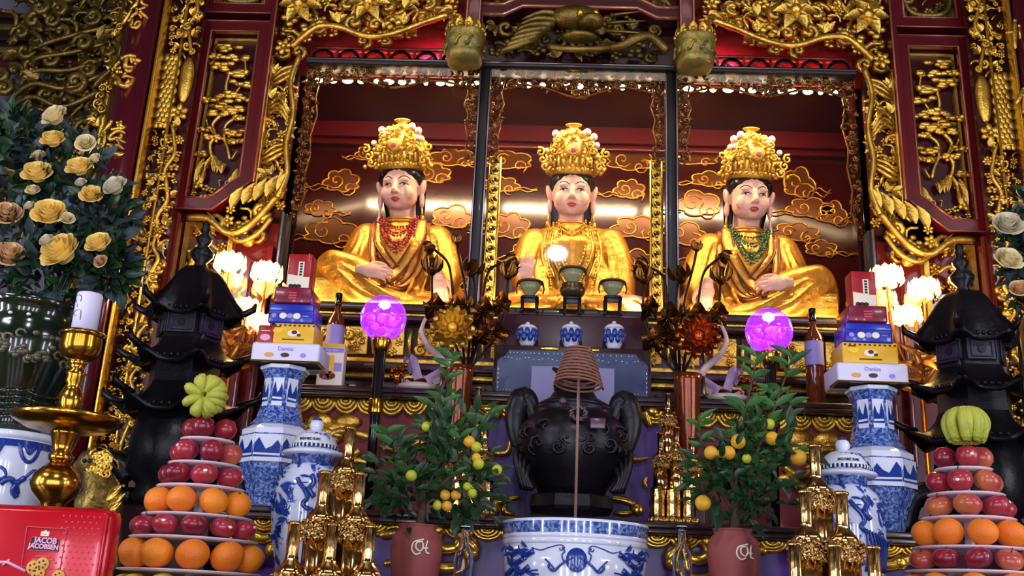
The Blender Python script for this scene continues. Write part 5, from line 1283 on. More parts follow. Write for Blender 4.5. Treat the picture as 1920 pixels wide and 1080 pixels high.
# ================================================================ fruit towers
def apple_bm(m,c,r,s,blush=False):
    pf=[(.0,.78),(.18,.86),(.42,.93),(.72,.80),(.95,.38),(1.0,.05),(.93,-.35),(.70,-.72),(.42,-.90),(.16,-.86),(0,-.80)]
    m.lathe((c[0],c[1]),[(r*a,c[2]+r*.93*b) for a,b in pf[::-1]],18,0)
_proto={}
def fruit(kind,seed=0):
    """prototype fruit with its stem, at the origin"""
    if kind in _proto: return None
    return None
def make_fruit(kind,lab,grp,loc,r,rz):
    key=kind
    if key in _proto:
        p,pr=_proto[key]; o=copy_tree(p,loc=loc,label=lab,group=grp,rz=rz,scale=r/pr); return o
    m=MB(); L=Vector(loc)
    if kind.startswith('apple'):
        apple_bm(m,L,r,0); o=m.build('apple',{'apple':'apple','apple_blush':'apple_blush','apple_sticker':'apple_sticker_skin'}[kind],loc=loc); tag(o,lab,'apple',grp)
        s=MB(); s.tube([(L.x,L.y,L.z+r*.7),(L.x+r*.05,L.y,L.z+r*1.0),(L.x+r*.15,L.y,L.z+r*1.15)],[r*.05,r*.04,r*.06],6); s.build('stem','stem',o)
        if kind=='apple_sticker':
            s=MB(); R_=Matrix.Rotation(0,3,'X'); s.ell((L.x+r*.1,L.y-r*.985,L.z+r*.1),(r*.16,r*.03,r*.13),10,6); s.build('sticker','sticker',o)
    elif kind=='orange':
        m.lathe((L.x,L.y),[(r*math.sin(PI*i/14),L.z-r*.93*math.cos(PI*i/14)*(1-.03*(i in(0,14)))) for i in range(15)],22,0)
        o=m.build('orange','orange',loc=loc); tag(o,lab,'orange',grp)
        s=MB(); s.lathe((L.x,L.y),[(r*.09,L.z+r*.9),(r*.11,L.z+r*.93),(r*.05,L.z+r*.96),(0,L.z+r*.96)],8); s.build('stem_button','stem',o)
    else:
        m.lathe((L.x,L.y),[(r*math.sin(PI*i/12)*(.95+.05*math.cos(PI*i/12)),L.z-r*.85*math.cos(PI*i/12)) for i in range(13)],20,0)
        o=m.build('mango','mango',loc=loc); tag(o,lab,'mango',grp)
    if rz: o.rotation_euler=rz if hasattr(rz,'__len__') else (0,0,rz)
    _proto[key]=(o,r); return o
def fruit_tower(sgn,where,seed):
    Y=2.62; X=-.972*sgn; r_=random.Random(seed)
    zt=lambda py: zat(-.97,Y-.08,py)
    t=thing('tiered_fruit_stand','pale tiered plate stand holding fruit '+where,'fruit stand',(X,Y,ZT0))
    # (plate y px, plate radius m, fruit, diameter px, count of the visible half ring)
    tiers=[(1072,.178,'orange',64,6,'second tier up'),(1010,.160,'apple',52,6,'third tier up'),(966,.138,'orange',56,5,'fourth tier up'),(911,.112,'apple',52,4,'third tier down'),(866,.092,'apple',47,4,'second tier down'),(819,.070,'apple',44,3,'top tier')]
    base=zt(1072)-.071
    pz=[base]+[zt(q[0]) for q in tiers]
    m=MB(); m.lathe((X,Y),[(.012,ZT0+.002),(.012,pz[-1])],12); m.build('pole','plate',t)
    for i,z in enumerate(pz):
        R_=.185 if i==0 else tiers[i-1][1]
        m=MB(); m.lathe((X,Y),[(R_*.45,z-.006),(R_*.9,z-.003),(R_*1.0,z+.002),(R_*.985,z+.004),(R_*.85,z+.001),(0,z-.001)],40); m.build('plate','plate',t)
    orda=['leftmost','second from left','third from left','fourth from left','fifth from left','rightmost']
    def ringo(z,R_,kind,d,n,name,zn):
        rf=d*.5*mpp(Y,z); pitch=zn-z-.009; rr=max(R_-rf*.85,rf*1.05)
        amax=math.pi*.5
        step=2*math.asin(min(.95,rf*1.02/rr))
        n=min(n,int(PI*1.12/step)+1); a0=-PI/2-step*(n-1)/2+r_.uniform(-.1,.1)
        for i in range(n):
            a=a0+step*i; k=kind
            if kind=='apple': k=r_.choice(['apple','apple','apple_blush','apple_sticker','apple_sticker'])
            q=rf*r_.uniform(.94,1.0); sq=min(1,pitch/(2*.92*q)) if zn<8 else 1
            word={'a':'apple','o':'orange','m':'yellow mango'}[kind[0]]
            pos='leftmost' if i==0 else ('rightmost' if i==n-1 else ('middle' if n%2 and i==n//2 else ['','second','third','fourth','fifth'][i]+' from left'))
            o=make_fruit(k,word+', '+pos+', '+name+', fruit stand '+where,{'a':'apples','o':'oranges','m':'mangoes'}[kind[0]]+' in the fruit towers',(X+rr*math.cos(a),Y+rr*math.sin(a),z+.0048+q*sq*(.93 if kind!='mango' else .85)),q,
              (r_.uniform(-.6,.4),r_.uniform(-.4,.4),r_.uniform(0,6)) if kind[0]=='a' else (r_.uniform(-.8,.2),r_.uniform(-.3,.3),r_.uniform(0,6)))
            o.scale=(o.scale[0],o.scale[1],o.scale[2]*sq)
            if k=='apple_sticker': o.rotation_euler=(r_.uniform(-.25,.2),r_.uniform(-.2,.2),a+PI/2+r_.uniform(-.3,.3))
    ringo(pz[0]+.0,.185,'mango',62,5,'lowest tier',pz[1])
    for (py,R_,kind,d,n,name),z,zn in zip(tiers,pz[1:],pz[2:]+[9]): ringo(z,R_,kind,d,n,name,zn)
    return pz[-1]+.062,X,Y
def citron(X,Y,z,lab,tip):
    t=thing('fingered_citron',lab,'citron',(X,Y,z)); r_=random.Random(4); k=.00138
    C=Vector((X,Y-.01,z+.042))
    m=MB(); m.ell(C,(.034,.034,.036),14,10); m.build('core','citron',t)
    for ring,(n,rad,zz) in enumerate(((9,.040,-.004),(8,.036,.020),(7,.030,-.024))):
        m=MB()
        for i in range(n):
            a=2*PI*(i+.5*(ring%2))/n
            d=Vector((math.cos(a),-.25 if not tip else 0,math.sin(a)))
            p0=C+Vector((0,-.012-.006*ring if not tip else 0,0)); 
            if tip: # fingers hang down like a bell
                d=Vector((math.cos(a),math.sin(a),0)); P=[C+Vector((0,0,.035)),C+d*.030+Vector((0,0,.034)),C+d*.047+Vector((0,0,.005)),C+d*(.038-.004*ring)+Vector((0,0,-.036))]
            else: P=[p0+d*.006,p0+d*.026+Vector((0,-.014,0)),p0+d*.045+Vector((0,-.008,0)),p0+d*.050+Vector((0,.012,0))]
            P=smooth_path(P,4); n_=len(P); m.tube(P,[.007+.0055*math.sin(PI*(.15+.75*q/(n_-1))) for q in range(n_)],7); m.ell(P[-1],.0075,7,5)
        m.build('fingers','citron',t)
    m=MB(); m.tube([C+Vector((0,-.02,.0 if not tip else .03)),C+Vector((.004,-.045 if not tip else -.01,.004 if not tip else .048))],.004,6); m.build('stem','stem',t)
ztop,fx,fy=fruit_tower(1,'by the red tin',21); 
m=MB(); citron(fx,fy-.03,ztop+.004,'pale green fingered citron crowning the fruit tower by the red tin',False)
ztop,fx,fy=fruit_tower(-1,'on pale-flower side',37); citron(fx,fy-.03,ztop+.004,'yellow fingered citron crowning the fruit tower at the pale-flower end',True)
# ================================================================ red biscuit tin
def tin():
    Y=2.25; c=at(60,1035,Y); x1=at(212,960,Y).x; z1=at(100,948,Y).z; x0=x1-.40
    t=thing('biscuit_tin','large red biscuit tin with white lettering and printed biscuits, standing upright','tin',((x0+x1)/2,Y,ZT0))
    m=MB(); m.box((x0,Y,ZT0+.002),(x1,Y+.075,z1),0,.022); m.build('body','tin_red',t)
    m=MB(); m.box((x0+.006,Y-.010,ZT0+.010),(x1-.006,Y+.012,z1-.006),0,.012)
    r=0; z=z1-.022
    while z>ZT0+.03:
        x=x1-.022-(.006 if r%2 else 0)
        while x>x1-.105:
            m.ell((x,Y-.010,z),(.0026,.002,.0026),6,4,1); x-=.0135
        z-=.0125; r+=1
    m.build('lid','tin_red' and ['tin_red','print_rose'],t)
    def q(px,py): p=at(px,py,Y-.012); return p.x,p.z
    m=MB(); L=[q(51,987),q(125,992),q(112,1068),q(40,1062)]
    m.tube([(x,Y-.012,z) for x,z in L],.0014,5,0,closed=True)
    L2=[q(60,1007),q(111,1010),q(109,1034),q(53,1031)]; m.prism(L2[::-1],Y-.0125,Y-.010,1)
    m.tube([(x,Y-.0125,z) for x,z in L2],.0010,5,0,closed=True)
    cx,cz=q(85,1000)
    for i in (-1,0,1): m.ell((cx+.006*i,Y-.012,cz+.002-(.002 if i else 0)),(.004,.002,.005),8,5,2)
    m.box((cx-.009,Y-.0135,cz-.006),(cx+.009,Y-.012,cz-.003),2)
    sh=Matrix.Identity(4)
    for wtext,(px,py),sz in (('JACOB',(86,1014),.0165),('JACOBSEN',(82,1025),.0140)):
        x,z=q(px,py); text(m,wtext,sz,front(x,Y-.0130,z,0,0)@Matrix.Rotation(-.03,4,'Z'),3,.0006,.0006)
    for py,w in ((1043,.034),(1049,.048)): x,z=q(80,py); m.box((x-w/2,Y-.0128,z-.0016),(x+w/2,Y-.0115,z+.0016),0)
    m.build('printed_label',['print_rose','ink','print_cream','print_pink'],t)
    m=MB()
    for px,py,r_ in ((63,1064,.0155),(80,1058,.0150),(72,1074,.0155),(110,1081,.014)):
        x,z=q(px,py); m.lathe((0,0),[(r_,0),(r_,.003),(r_*.9,.0045),(0,.005)],16); 
        n=16*4; 
        for i in range(len(m.v)-64,len(m.v)): vx,vy,vz=m.v[i]; m.v[i]=(x+vx,Y-.011-vz,z+vy)
        for i in range(5): a=i*1.3; m.ell((x+r_*.5*math.cos(a),Y-.0165,z+r_*.5*math.sin(a)),(.0022,.0012,.0022),6,4,1)
    m.build('printed_biscuits',['biscuit','print_brown'],t)
    m=MB(); m.tube([(x,Y-.012,z) for x,z in smooth_path([(q(-10,1052)[0],q(-10,1052)[1],0),(q(12,1052)[0],q(12,1052)[1],0),(q(48,1070)[0],q(48,1070)[1],0)],4) for x,z in [(x,z)]] if 0 else [(q(-10,1054)[0],Y-.012,q(-10,1054)[1]),(q(14,1054)[0],Y-.012,q(14,1054)[1]),(q(48,1071)[0],Y-.012,q(48,1071)[1])],.0035,6)
    m.tube([(q(5,1060)[0],Y-.012,q(5,1060)[1]),(q(18,1049)[0],Y-.012,q(18,1049)[1])],.0025,6); m.build('printed_ribbon','print_pink',t)
tin()
# ================================================================ gold candlestick and candle
def candlestick():
    Y=2.6; X=xat(128,Y,1.8); c=(X,Y); t=thing('brass_candlestick','tall brass candlestick with a wide drip pan, behind the red tin','candlestick',(X,Y,ZT0))
    k=mpp(Y,1.9); P=lambda L: [(r*k,zat(X,Y,py)) for r,py in L]
    m=MB(); m.lathe(c,[(.085,ZT0+.001),(.09,ZT0+.012),(.06,ZT0+.03),(.03,ZT0+.045)]+P([(20,948),(24,942),(40,925),(46,910),(42,890),(26,875),(17,868)]),36); m.build('base','brass',t)
    m=MB(); m.lathe(c,P([(17,870),(22,862),(23,855),(17,848),(20,835),(26,815),(30,808)]),28); m.build('lower_stem','brass',t)
    m=MB(); m.lathe(c,P([(28,812),(70,806),(97,792),(101,784),(99,781),(84,788),(20,790)]),48); m.build('drip_pan','brass',t)
    m=MB(); m.lathe(c,P([(20,792),(14,782),(18,770),(22,758),(22,742),(16,732),(13,722),(18,716),(16,706),(20,700),(12,694),(15,684),(20,677)]),28); m.build('upper_stem','brass',t)
    m=MB(); m.lathe(c,P([(16,680),(33,668),(39,652),(38,636),(40,628),(40,624),(37,624),(33,640),(0,642)]),36); m.build('socket','brass',t)
    m=MB(); m.lathe(c,P([(40,634),(44,630),(44,627),(40,625)]),36,caps=False); m.build('socket_rim','brass',t)
    z0=zat(X,Y,638); z1=zat(X,Y,552); o=thing('pillar_candle','white pillar candle with a faint inked drawing, set in the brass candlestick','candle',(X,Y,z0)); R_=24*k
    m=MB(); m.lathe(c,[(R_,z0),(R_,z1-.006),(R_*.95,z1),(0,z1)],32)
    m.build('wax','candle',o)
    m=MB()
    def on(px,py):
        z=zat(X,Y,py); x=xat(px,Y-R_,z); dx=max(-.99,min(.99,(x-X)/R_)); return Vector((x,Y-R_*math.sqrt(1-dx*dx)-.0004,z))
    for L in ([(141,559),(150,560),(153,564),(151,572)],[(145,576),(144,582)],[(150,587),(142,588),(135,594),(143,598)],[(152,588),(151,600),(150,606)],[(140,567),(141,572)]): m.tube(smooth_path([on(*p) for p in L],3),.0011,5)
    m.build('inked_drawing','ink_grey',o)
    m=MB(); m.tube([(X,Y,z1-.002),(X+.002,Y,z1+.012)],.0012,5); m.build('wick','ink',o)
mat('ink_grey','#5a5f70',.6)
candlestick()
# ================================================================ drum stool, green vase and roses
def drum_vase():
    Y=3.02; X=xat(15,Y,1.75); c=(X,Y); k=mpp(Y,1.9); P=lambda L: [(r*k,zat(X,Y,py)) for r,py in L]
    t=thing('porcelain_drum','squat blue and white porcelain drum under the dark green vase','drum',(X,Y,ZT0))
    m=MB(); B=[(.12,ZT0+.001),(.13,ZT0+.02)]+P([(80,930),(88,890),(86,850),(82,830)]); m.lathe(c,B,48,0)
    def on(deg,py,o=.001):
        z=zat(X,Y,py); a=math.radians(-90+deg)
        for (r0,z0),(r1,z1) in zip(B,B[1:]):
            if z0<=z<=z1+1e-6: r=r0+(r1-r0)*(z-z0)/(z1-z0)+o; break
        else: r=82*k
        return Vector((X+r*math.cos(a),Y+r*math.sin(a),z))
    for d0 in range(-80,100,44):
        for q in (([(-14,838),(-8,862),(0,872),(8,862),(14,838)],.006),([(-6,842),(0,856),(6,842)],.006),([(0,900),(8,886),(18,888),(22,900),(14,908),(8,902),(12,896)],.005),([(0,900),(-8,912),(-10,925),(-4,936)],.009),([(18,915),(26,905),(34,912),(40,930)],.009)):
            m.tube(smooth_path([on(d0+d,py) for d,py in q[0]],4),q[1],6,1)
        for i in range(5): m.ell(on(d0-4+i*2.2,846+((i*7)%9),.0005),.007,6,4,1)
    for i in range(60): a=2*PI*i/60; 
    m.lathe(c,P([(88.5,846),(83,833)]),48,1,caps=False,a0=0)
    m.build('body',['porcelain','cobalt'],t)
    m=MB(); m.lathe(c,P([(82,831),(86,826),(86,818),(82,816)])+[(0,zat(X,Y,816))],48); m.build('rim','porcelain',t)
    Xv=X-.008; z0=zat(X,Y,815)+.001; v=thing('green_vase','dark green glazed vase with a relief garland, holding yellow roses','vase',(Xv,Y,z0)); c=(Xv,Y)
    m=MB(); m.lathe(c,[(52*k,z0)]+P([(55,798),(60,770),(72,735),(92,690),(100,655),(97,625),(88,602),(98,588),(104,580),(100,578),(86,600)]),48); m.build('body','ceramic_green',v)
    m=MB(); r_=random.Random(5)
    for i in range(90):
        a=-PI/2+r_.uniform(-1.5,1.5); py=r_.uniform(640,690); z=zat(Xv,Y,py); R_=(100-.16*abs(py-655))*k; p=Vector((Xv+R_*math.cos(a),Y+R_*math.sin(a),z))
        if i%3: m.ell(p,(.012,.012,.009),7,5)
        else: m.tube([p+Vector((-math.sin(a)*.014*math.cos(q),math.cos(a)*.014*math.cos(q),.012*math.sin(q))) for q in (0,1,2,3,4,5)],.005,5)
    m.build('relief_garland','glaze_brown',v)
    m=MB()
    for j in range(5): R_=(58+j*4)*k; z=zat(Xv,Y,790-j*11); m.tube([(Xv+R_*math.cos(2*PI*i/40),Y+R_*math.sin(2*PI*i/40),z+.004*math.sin(i*.8)) for i in range(40)],.007,6,closed=True)
    m.build('wave_bands','ceramic_green',v)
    m=MB()
    for i in range(5): a=-PI/2-.9+i*.33; R_=98*k; m.ell((Xv+R_*math.cos(a),Y+R_*math.sin(a),zat(Xv,Y,612)),(.007,.007,.005),7,5)
    m.build('studs','sticker',v)
    return Xv,Y
vx,vy=drum_vase()
def rose_mesh(seed):
    r_=random.Random(seed); m=MB()
    def petal(a,r0,r1,h0,h1,w,curl):
        vs=[]; N,Mq=6,5
        for j in range(Mq):
            t=j/(Mq-1)
            for i in range(N):
                s=-1+2*i/(N-1); wf=w*(.45+.55*math.sin(PI*(.12+.62*t))); aa=a+s*wf; rr=r0+(r1-r0)*t**1.2+curl*max(0,t-.6)*2*(1-.3*s*s); z=h0+(h1-h0)*t-.16*s*s*t*h1*.6-curl*max(0,t-.75)*1.2
                vs.append((rr*math.cos(aa),rr*math.sin(aa),z))
        fs=[(j*N+i,j*N+i+1,(j+1)*N+i+1,(j+1)*N+i) for j in range(Mq-1) for i in range(N-1)]
        m.add(vs,fs,0,True)
    for n,r0,r1,h1,w,c in ((3,.04,.16,1.0,1.3,-.02),(4,.12,.34,1.02,1.15,-.03),(5,.22,.52,.98,1.0,.0),(5,.34,.70,.88,.95,.06),(6,.42,.82,.70,.85,.14),(5,.40,.92,.45,.8,.2)):
        o=r_.uniform(0,6)
        for i in range(n): petal(o+2*PI*i/n+r_.uniform(-.15,.15),r0*r_.uniform(.9,1.1),r1*r_.uniform(.9,1.1),-.2,h1*r_.uniform(.9,1.08),w,c)
    m.ell((0,0,.45),(.13,.13,.28),8,6)
    return m
_rose={}
def rose(px,py,Y,dpx,kind,lab,tiltx,tiltz,bud=False):
    p=at(px,py,Y); r=dpx*.5*mpp(Y,p.z)*1.08
    key=kind
    if key not in _rose:
        m=rose_mesh({'rose_yellow':3,'rose_pale':5,'rose_cream':8,'rose_peach':12}[kind]); o=thing('rose',lab,'rose',(0,0,0),'roses in the green vase')
        m.build('petals',kind,o)
        g=MB()
        for i in range(5): a=2*PI*i/5; g.leaf((.12*math.cos(a),.12*math.sin(a),-.22),(math.cos(a),math.sin(a),.4),.55,.2,(math.cos(a),math.sin(a),-1),0,.2)
        g.ell((0,0,-.26),(.2,.2,.16),8,6); g.tube([(0,0,-.25),(.1,.05,-1.0)],.07,5); g.build('calyx','leaf_dark',o)
        _rose[key]=o
    else: o=copy_tree(_rose[key],label=lab)
    o.location=p; o.scale=(r,)*3; o.rotation_euler=(tiltx,0,tiltz); return o
RS=[(107,224,46,'rose_pale','pale yellow rose highest in the arrangement'),(101,268,40,'rose_yellow','yellow rose just under the highest pale rose'),(72,332,50,'rose_yellow','yellow rose midway up, above the open petalled one'),(151,320,44,'rose_yellow','yellow rose midway up, nearest the lacquered column'),(172,370,38,'rose_yellow','small round yellow rose below the one nearest the column'),(219,356,44,'rose_cream','cream rose overlapping the gilded pilaster'),(162,272,34,'rose_pale','pale rosebud by the third gilded character'),(16,407,50,'rose_peach','peach-edged rose cut by the picture edge, upper of two'),(94,407,56,'rose_yellow','open yellow rose above the largest bloom'),(122,480,70,'rose_yellow','largest yellow rose, low in the arrangement above the candle'),(188,462,44,'rose_yellow','yellow rose low in the arrangement beside the largest bloom'),(18,485,56,'rose_peach','peach-edged rose cut by the picture edge, lower of two'),(73,296,26,'rose_pale','small pale bud under the second rose'),(152,345,20,'rose_cream','tiny cream bud hanging under a yellow rose'),(62,360,24,'rose_pale','small pale bud under the midway yellow rose'),(126,412,24,'rose_pale','small pale bud beside the open yellow rose'),(90,455,28,'rose_cream','faded cream bud behind the largest bloom'),(57,400-10,22,'rose_cream','tiny cream bud left of the open yellow rose'),(190,492,24,'rose_peach','small peach bud below the low yellow rose'),(180,300,22,'rose_pale','small pale bud below the bud by the gilded character')]
rr=random.Random(9)
for px,py,d,kind,lab in RS:
    rose(px,py,2.93+rr.uniform(-.03,.04)-.06*(1-abs(px-110)/120),d,kind,lab,math.radians(rr.uniform(52,80)),math.radians(rr.uniform(-30,30)))
def foliage(name,mats,pts,n,size,seed,label,cat,loc,kind=None):
    r_=random.Random(seed); m=MB()
    for i in range(n):
        c,R3=r_.choice(pts); v=Vector((r_.gauss(0,1),r_.gauss(0,1),r_.gauss(0,1))).normalized()*r_.uniform(.4,1)**.6
        p=Vector(c)+Vector((v.x*R3[0],v.y*R3[1],v.z*R3[2])); d=(v+Vector((r_.uniform(-.6,.6),r_.uniform(-.9,.1),r_.uniform(-.5,.9)))).normalized()
        s=size*r_.uniform(.6,1.3); m.leaf(p,d,s,s*r_.uniform(.4,.62),(v.x,v.y-.6,v.z+.3),r_.randrange(len(mats)),r_.uniform(0,.4))
    o=m.build(name,mats,loc=loc)
    return o
def P3(px,py,Y,rx,rz,ry=.1): p=at(px,py,Y); k=mpp(Y,p.z); return ((p.x,p.y,p.z),(rx*k,ry,rz*k))
o=foliage('rose_foliage',['leaf_grey','leaf_dark'],[P3(60,330,3.02,80,90),P3(130,330,3.02,80,80),P3(60,450,3.02,80,80),P3(150,440,3.02,80,70),P3(40,260,3.02,60,50),P3(200,400,3.02,45,60),P3(100,520,3.02,100,50),P3(210,500,3.02,30,50)],1500,.055,3,'','',(vx,vy,2.2))
tag(o,'mass of dark grey-green rose leaves filling the arrangement in the green vase','foliage'); o['kind']='stuff'
m=MB()
for i in range(14): a=rr.uniform(0,6); m.tube(smooth_path([(vx+.06*math.cos(a),vy+.06*math.sin(a),zat(vx,vy,600)),(vx+.10*math.cos(a),vy+.05*math.sin(a),zat(vx,vy,520)),(vx+.05+.14*math.cos(a),vy+.04*math.sin(a),zat(vx,vy,400))],4),.004,5)
o=m.build('rose_stems','leaf_dark',loc=(vx,vy,2.0)); tag(o,'bundle of dark rose stems rising from the green vase','stems'); o['kind']='stuff'
# ================================================================ flowers cut by the other picture edge
for px,py,d,kind,lab in ((1888,428,50,'rose_cream','cream rose at the picture edge, upper of the pair before the gilded pilaster'),(1886,492,46,'rose_pale','pale rose at the picture edge, lower of the pair before the gilded pilaster'),(1912,545,34,'rose_peach','peach rose at the picture edge below the pair of pale roses')):
    o=rose(px,py,3.0,d,kind,lab,math.radians(62),math.radians(rr.uniform(-20,30))); o['group']='roses at the far edge'
o=foliage('rose_foliage',['leaf_grey','leaf_dark'],[P3(1918,460,3.06,30,60),P3(1945,420,3.06,40,80),P3(1945,530,3.06,36,50),P3(1980,480,3.06,40,90)],520,.05,5,'','',(1.75,3.06,2.1)); tag(o,'dark green leaves around the pale roses at the picture edge','foliage'); o['kind']='stuff'
_c=at(1985,560,3.1); t=thing('flower_vase','dark green glazed vase for the pale roses, just beyond the picture edge','vase',(_c.x,3.1,ZT0)); m=MB(); z=_c.z
m.lathe((_c.x,3.1),[(.08,ZT0+.001),(.09,ZT0+.05),(.15,ZT0+.35),(.13,z-.1),(.11,z-.05),(.14,z)],32); m.build('body','ceramic_green',t)
m=MB()
for i in range(8): m.tube([(_c.x+.02*i-.07,3.1,z-.06),(_c.x-.10+.02*i,3.07,z+.16)],.004,5)
m.build('stems','leaf_dark',t)
# ================================================================ kumquat trees in clay pots
def kumquat(sgn,lab,seed,fr,sprigs,clumps,colr):
    Y=2.82; px0=780 if sgn>0 else 1376; X=xat(px0,Y,1.5); k=mpp(Y,1.6); r_=random.Random(seed); c=(X,Y)
    sprigs=[(a,b,int(n*1.5),l*.85) for a,b,n,l in sprigs]; clumps=[(a,b,rx,rz,int(n*.6)) for a,b,rx,rz,n in clumps]
    t=thing('kumquat_tree',lab,'potted tree',(X,Y,ZT0)); zt=zat(X,Y,984 if sgn>0 else 993)
    m=MB(); hp=zt-ZT0; m.lathe(c,[(.042,ZT0+.001),(.048,ZT0+.01),(.068,zt-.095),(.071,zt-.06),(.066,zt-.03),(.050,zt-.012),(.052,zt-.004),(.055,zt),(.047,zt),(.044,zt-.02),(0,zt-.022)],36,0)
    # cream brushed emblem on the pot
    e=[]
    def on(dx,dz):
        rr_=.0715; a=-PI/2+dx/rr_; return Vector((X+rr_*math.cos(a),Y+rr_*math.sin(a),zt-.062+dz))
    s=.022
    for L in ([(0,.8),(-.8,.5),(-1,-.3),(-.5,-.9),(.1,-.7)],[(.3,.6),(-.4,.5),(-.5,-.1),(0,-.5),(.35,-.1),(.3,.5)],[(.9,.8),(.75,.1),(.8,-.6),(1.2,-.7)],[(.4,-.15),(1.0,-.1)],[(0,.8),(.4,.9)]):
        m.tube(smooth_path([on(.018+x*s,z*s) for x,z in L],4),.0024,5,1)
    m.build('pot',['clay','print_cream'],t)
    m=MB(); top=at(*sprigs[0][:2],Y)
    m.tube(smooth_path([(X,Y,zt-.02),(X+.01,Y,zt+.06),(X+.0,Y,zt+.16)],4),[.012]*4+[.010]*5,7)
    tips=[]
    for px,py in [s_[:2] for s_ in sprigs]:
        p=at(px,py,Y); a=Vector((X,Y,zt+.05)); mid=(a+p)/2+Vector((r_.uniform(-.03,.03),r_.uniform(-.05,.05),.02)); P=smooth_path([a,mid,p],5); m.tube(P,[.006-.0004*i for i in range(len(P))],6); tips.append(P)
    m.build('trunk','bark',t)
    m=MB()
    for P,(px,py,n,ls) in zip(tips,sprigs):
        for i in range(n):
            q=P[min(len(P)-1,int(len(P)*(.35+.65*i/max(n-1,1))))]; a=i*2.4+r_.uniform(-.3,.3); d=Vector((math.cos(a),math.sin(a)*.8-.15,.55)).normalized(); m.leaf(q,d,ls*r_.uniform(.8,1.2),ls*.36,(0,-1,.5),0,.2)
    m.build('sprigs','leaf_fresh',t)
    m=MB()
    for px,py,rx,rz,n in clumps:
        C=at(px,py,Y)
        for i in range(n):
            v=Vector((r_.gauss(0,.5)*rx*k,r_.gauss(0,.06),r_.gauss(0,.5)*rz*k)); d=(v.normalized()+Vector((r_.uniform(-.5,.5),r_.uniform(-.8,0),r_.uniform(-.3,.7)))).normalized(); s_=r_.uniform(.035,.065); m.leaf(C+v,d,s_,s_*.42,(v.x,-.7,.4),0,.25)
    m.build('foliage','leaf_dark',t)
    for px,py,d,kk in fr:
        p=at(px,py,Y-.075); r=d*.5*mpp(Y-.075,p.z); f=MB(); f.lathe((p.x,p.y),[(r*math.sin(PI*i/10),p.z-r*math.cos(PI*i/10)) for i in range(11)],16); f.build('fruit',kk,t)
kumquat(1,'clay-potted kumquat tree with small yellow-green fruit, near the incense bowl',3,
 [(800,800,20,'kumquat_green'),(771,892,22,'kumquat_green'),(880,828,22,'kumquat'),(893,838,20,'kumquat_green'),(897,870,22,'kumquat_green'),(932,881,20,'kumquat_green'),(835,928,20,'kumquat'),(855,928,20,'kumquat'),(820,948,18,'kumquat_green'),(838,949,20,'kumquat'),(886,925,18,'kumquat_green'),(893,858,18,'kumquat'),(820,946,16,'kumquat'),(876,912,16,'kumquat_green')],
 [(850,672,9,.075),(840,740,8,.07),(722,812,7,.075),(800,800,4,.05),(900,790,7,.07),(925,770,5,.08),(862,800,8,.06),(930,878,3,.03),(815,850,7,.05),(745,870,7,.055),(885,880,9,.05)],
 [(730,880,44,60,90),(860,880,60,80,150),(770,930,60,40,90),(840,820,40,60,80),(880,930,40,40,70),(745,930,36,40,50)],0)
kumquat(-1,'clay-potted kumquat tree with orange fruit, beside the orb lamp on the green-necklace side',7,
 [(1333,849,26,'kumquat'),(1366,849,26,'kumquat'),(1384,828,28,'kumquat'),(1448,822,26,'kumquat'),(1318,943,30,'kumquat'),(1443,795,20,'kumquat_green'),(1497,858,30,'kumquat'),(1352,852,18,'kumquat'),(1400,860,18,'kumquat_green')],
 [(1420,670,9,.08),(1485,670,9,.08),(1400,760,8,.075),(1450,740,9,.08),(1310,790,8,.065),(1490,850,7,.07),(1340,900,8,.055),(1430,800,8,.07),(1480,760,6,.07),(1370,800,5,.06)],
 [(1360,880,60,50,120),(1430,860,60,60,140),(1340,920,40,36,70),(1420,930,60,40,90),(1400,960,26,26,40),(1400,830,50,40,60)],0)
# ================================================================ clear bud vases
def bud(px,lab):
    Y=2.62; X=xat(px,Y,1.5); z=ZT0+.001; zt=zat(X,Y,988); t=thing('bud_vase',lab,'vase',(X,Y,z),'clear glass bud vases')
    m=MB(); zb=zat(X,Y,1052); m.lathe((X,Y),[(.016,z),(.018,z+.004),(.024,zb-.015),(.026,zb),(.022,zb+.02),(.011,zb+.04),(.009,zt-.01),(.012,zt),(.010,zt),(.007,zt-.01),(.008,zb+.04),(.02,zb+.018),(.023,zb),(.015,z+.008),(0,z+.006)],24); m.build('glass','clear_glass',t)
    m=MB(); m.lathe((X,Y),[(.012,zt),(.0125,zt+.002),(.010,zt+.002)],20,caps=False); m.build('lip','glint_clear',t)
mat('glint_clear','#dfe4f0',.1,coat=.5)
bud(870,'clear glass bud vase on the red-bead side of the incense bowl'); bud(1279,'clear glass bud vase on the green-necklace side of the incense bowl')
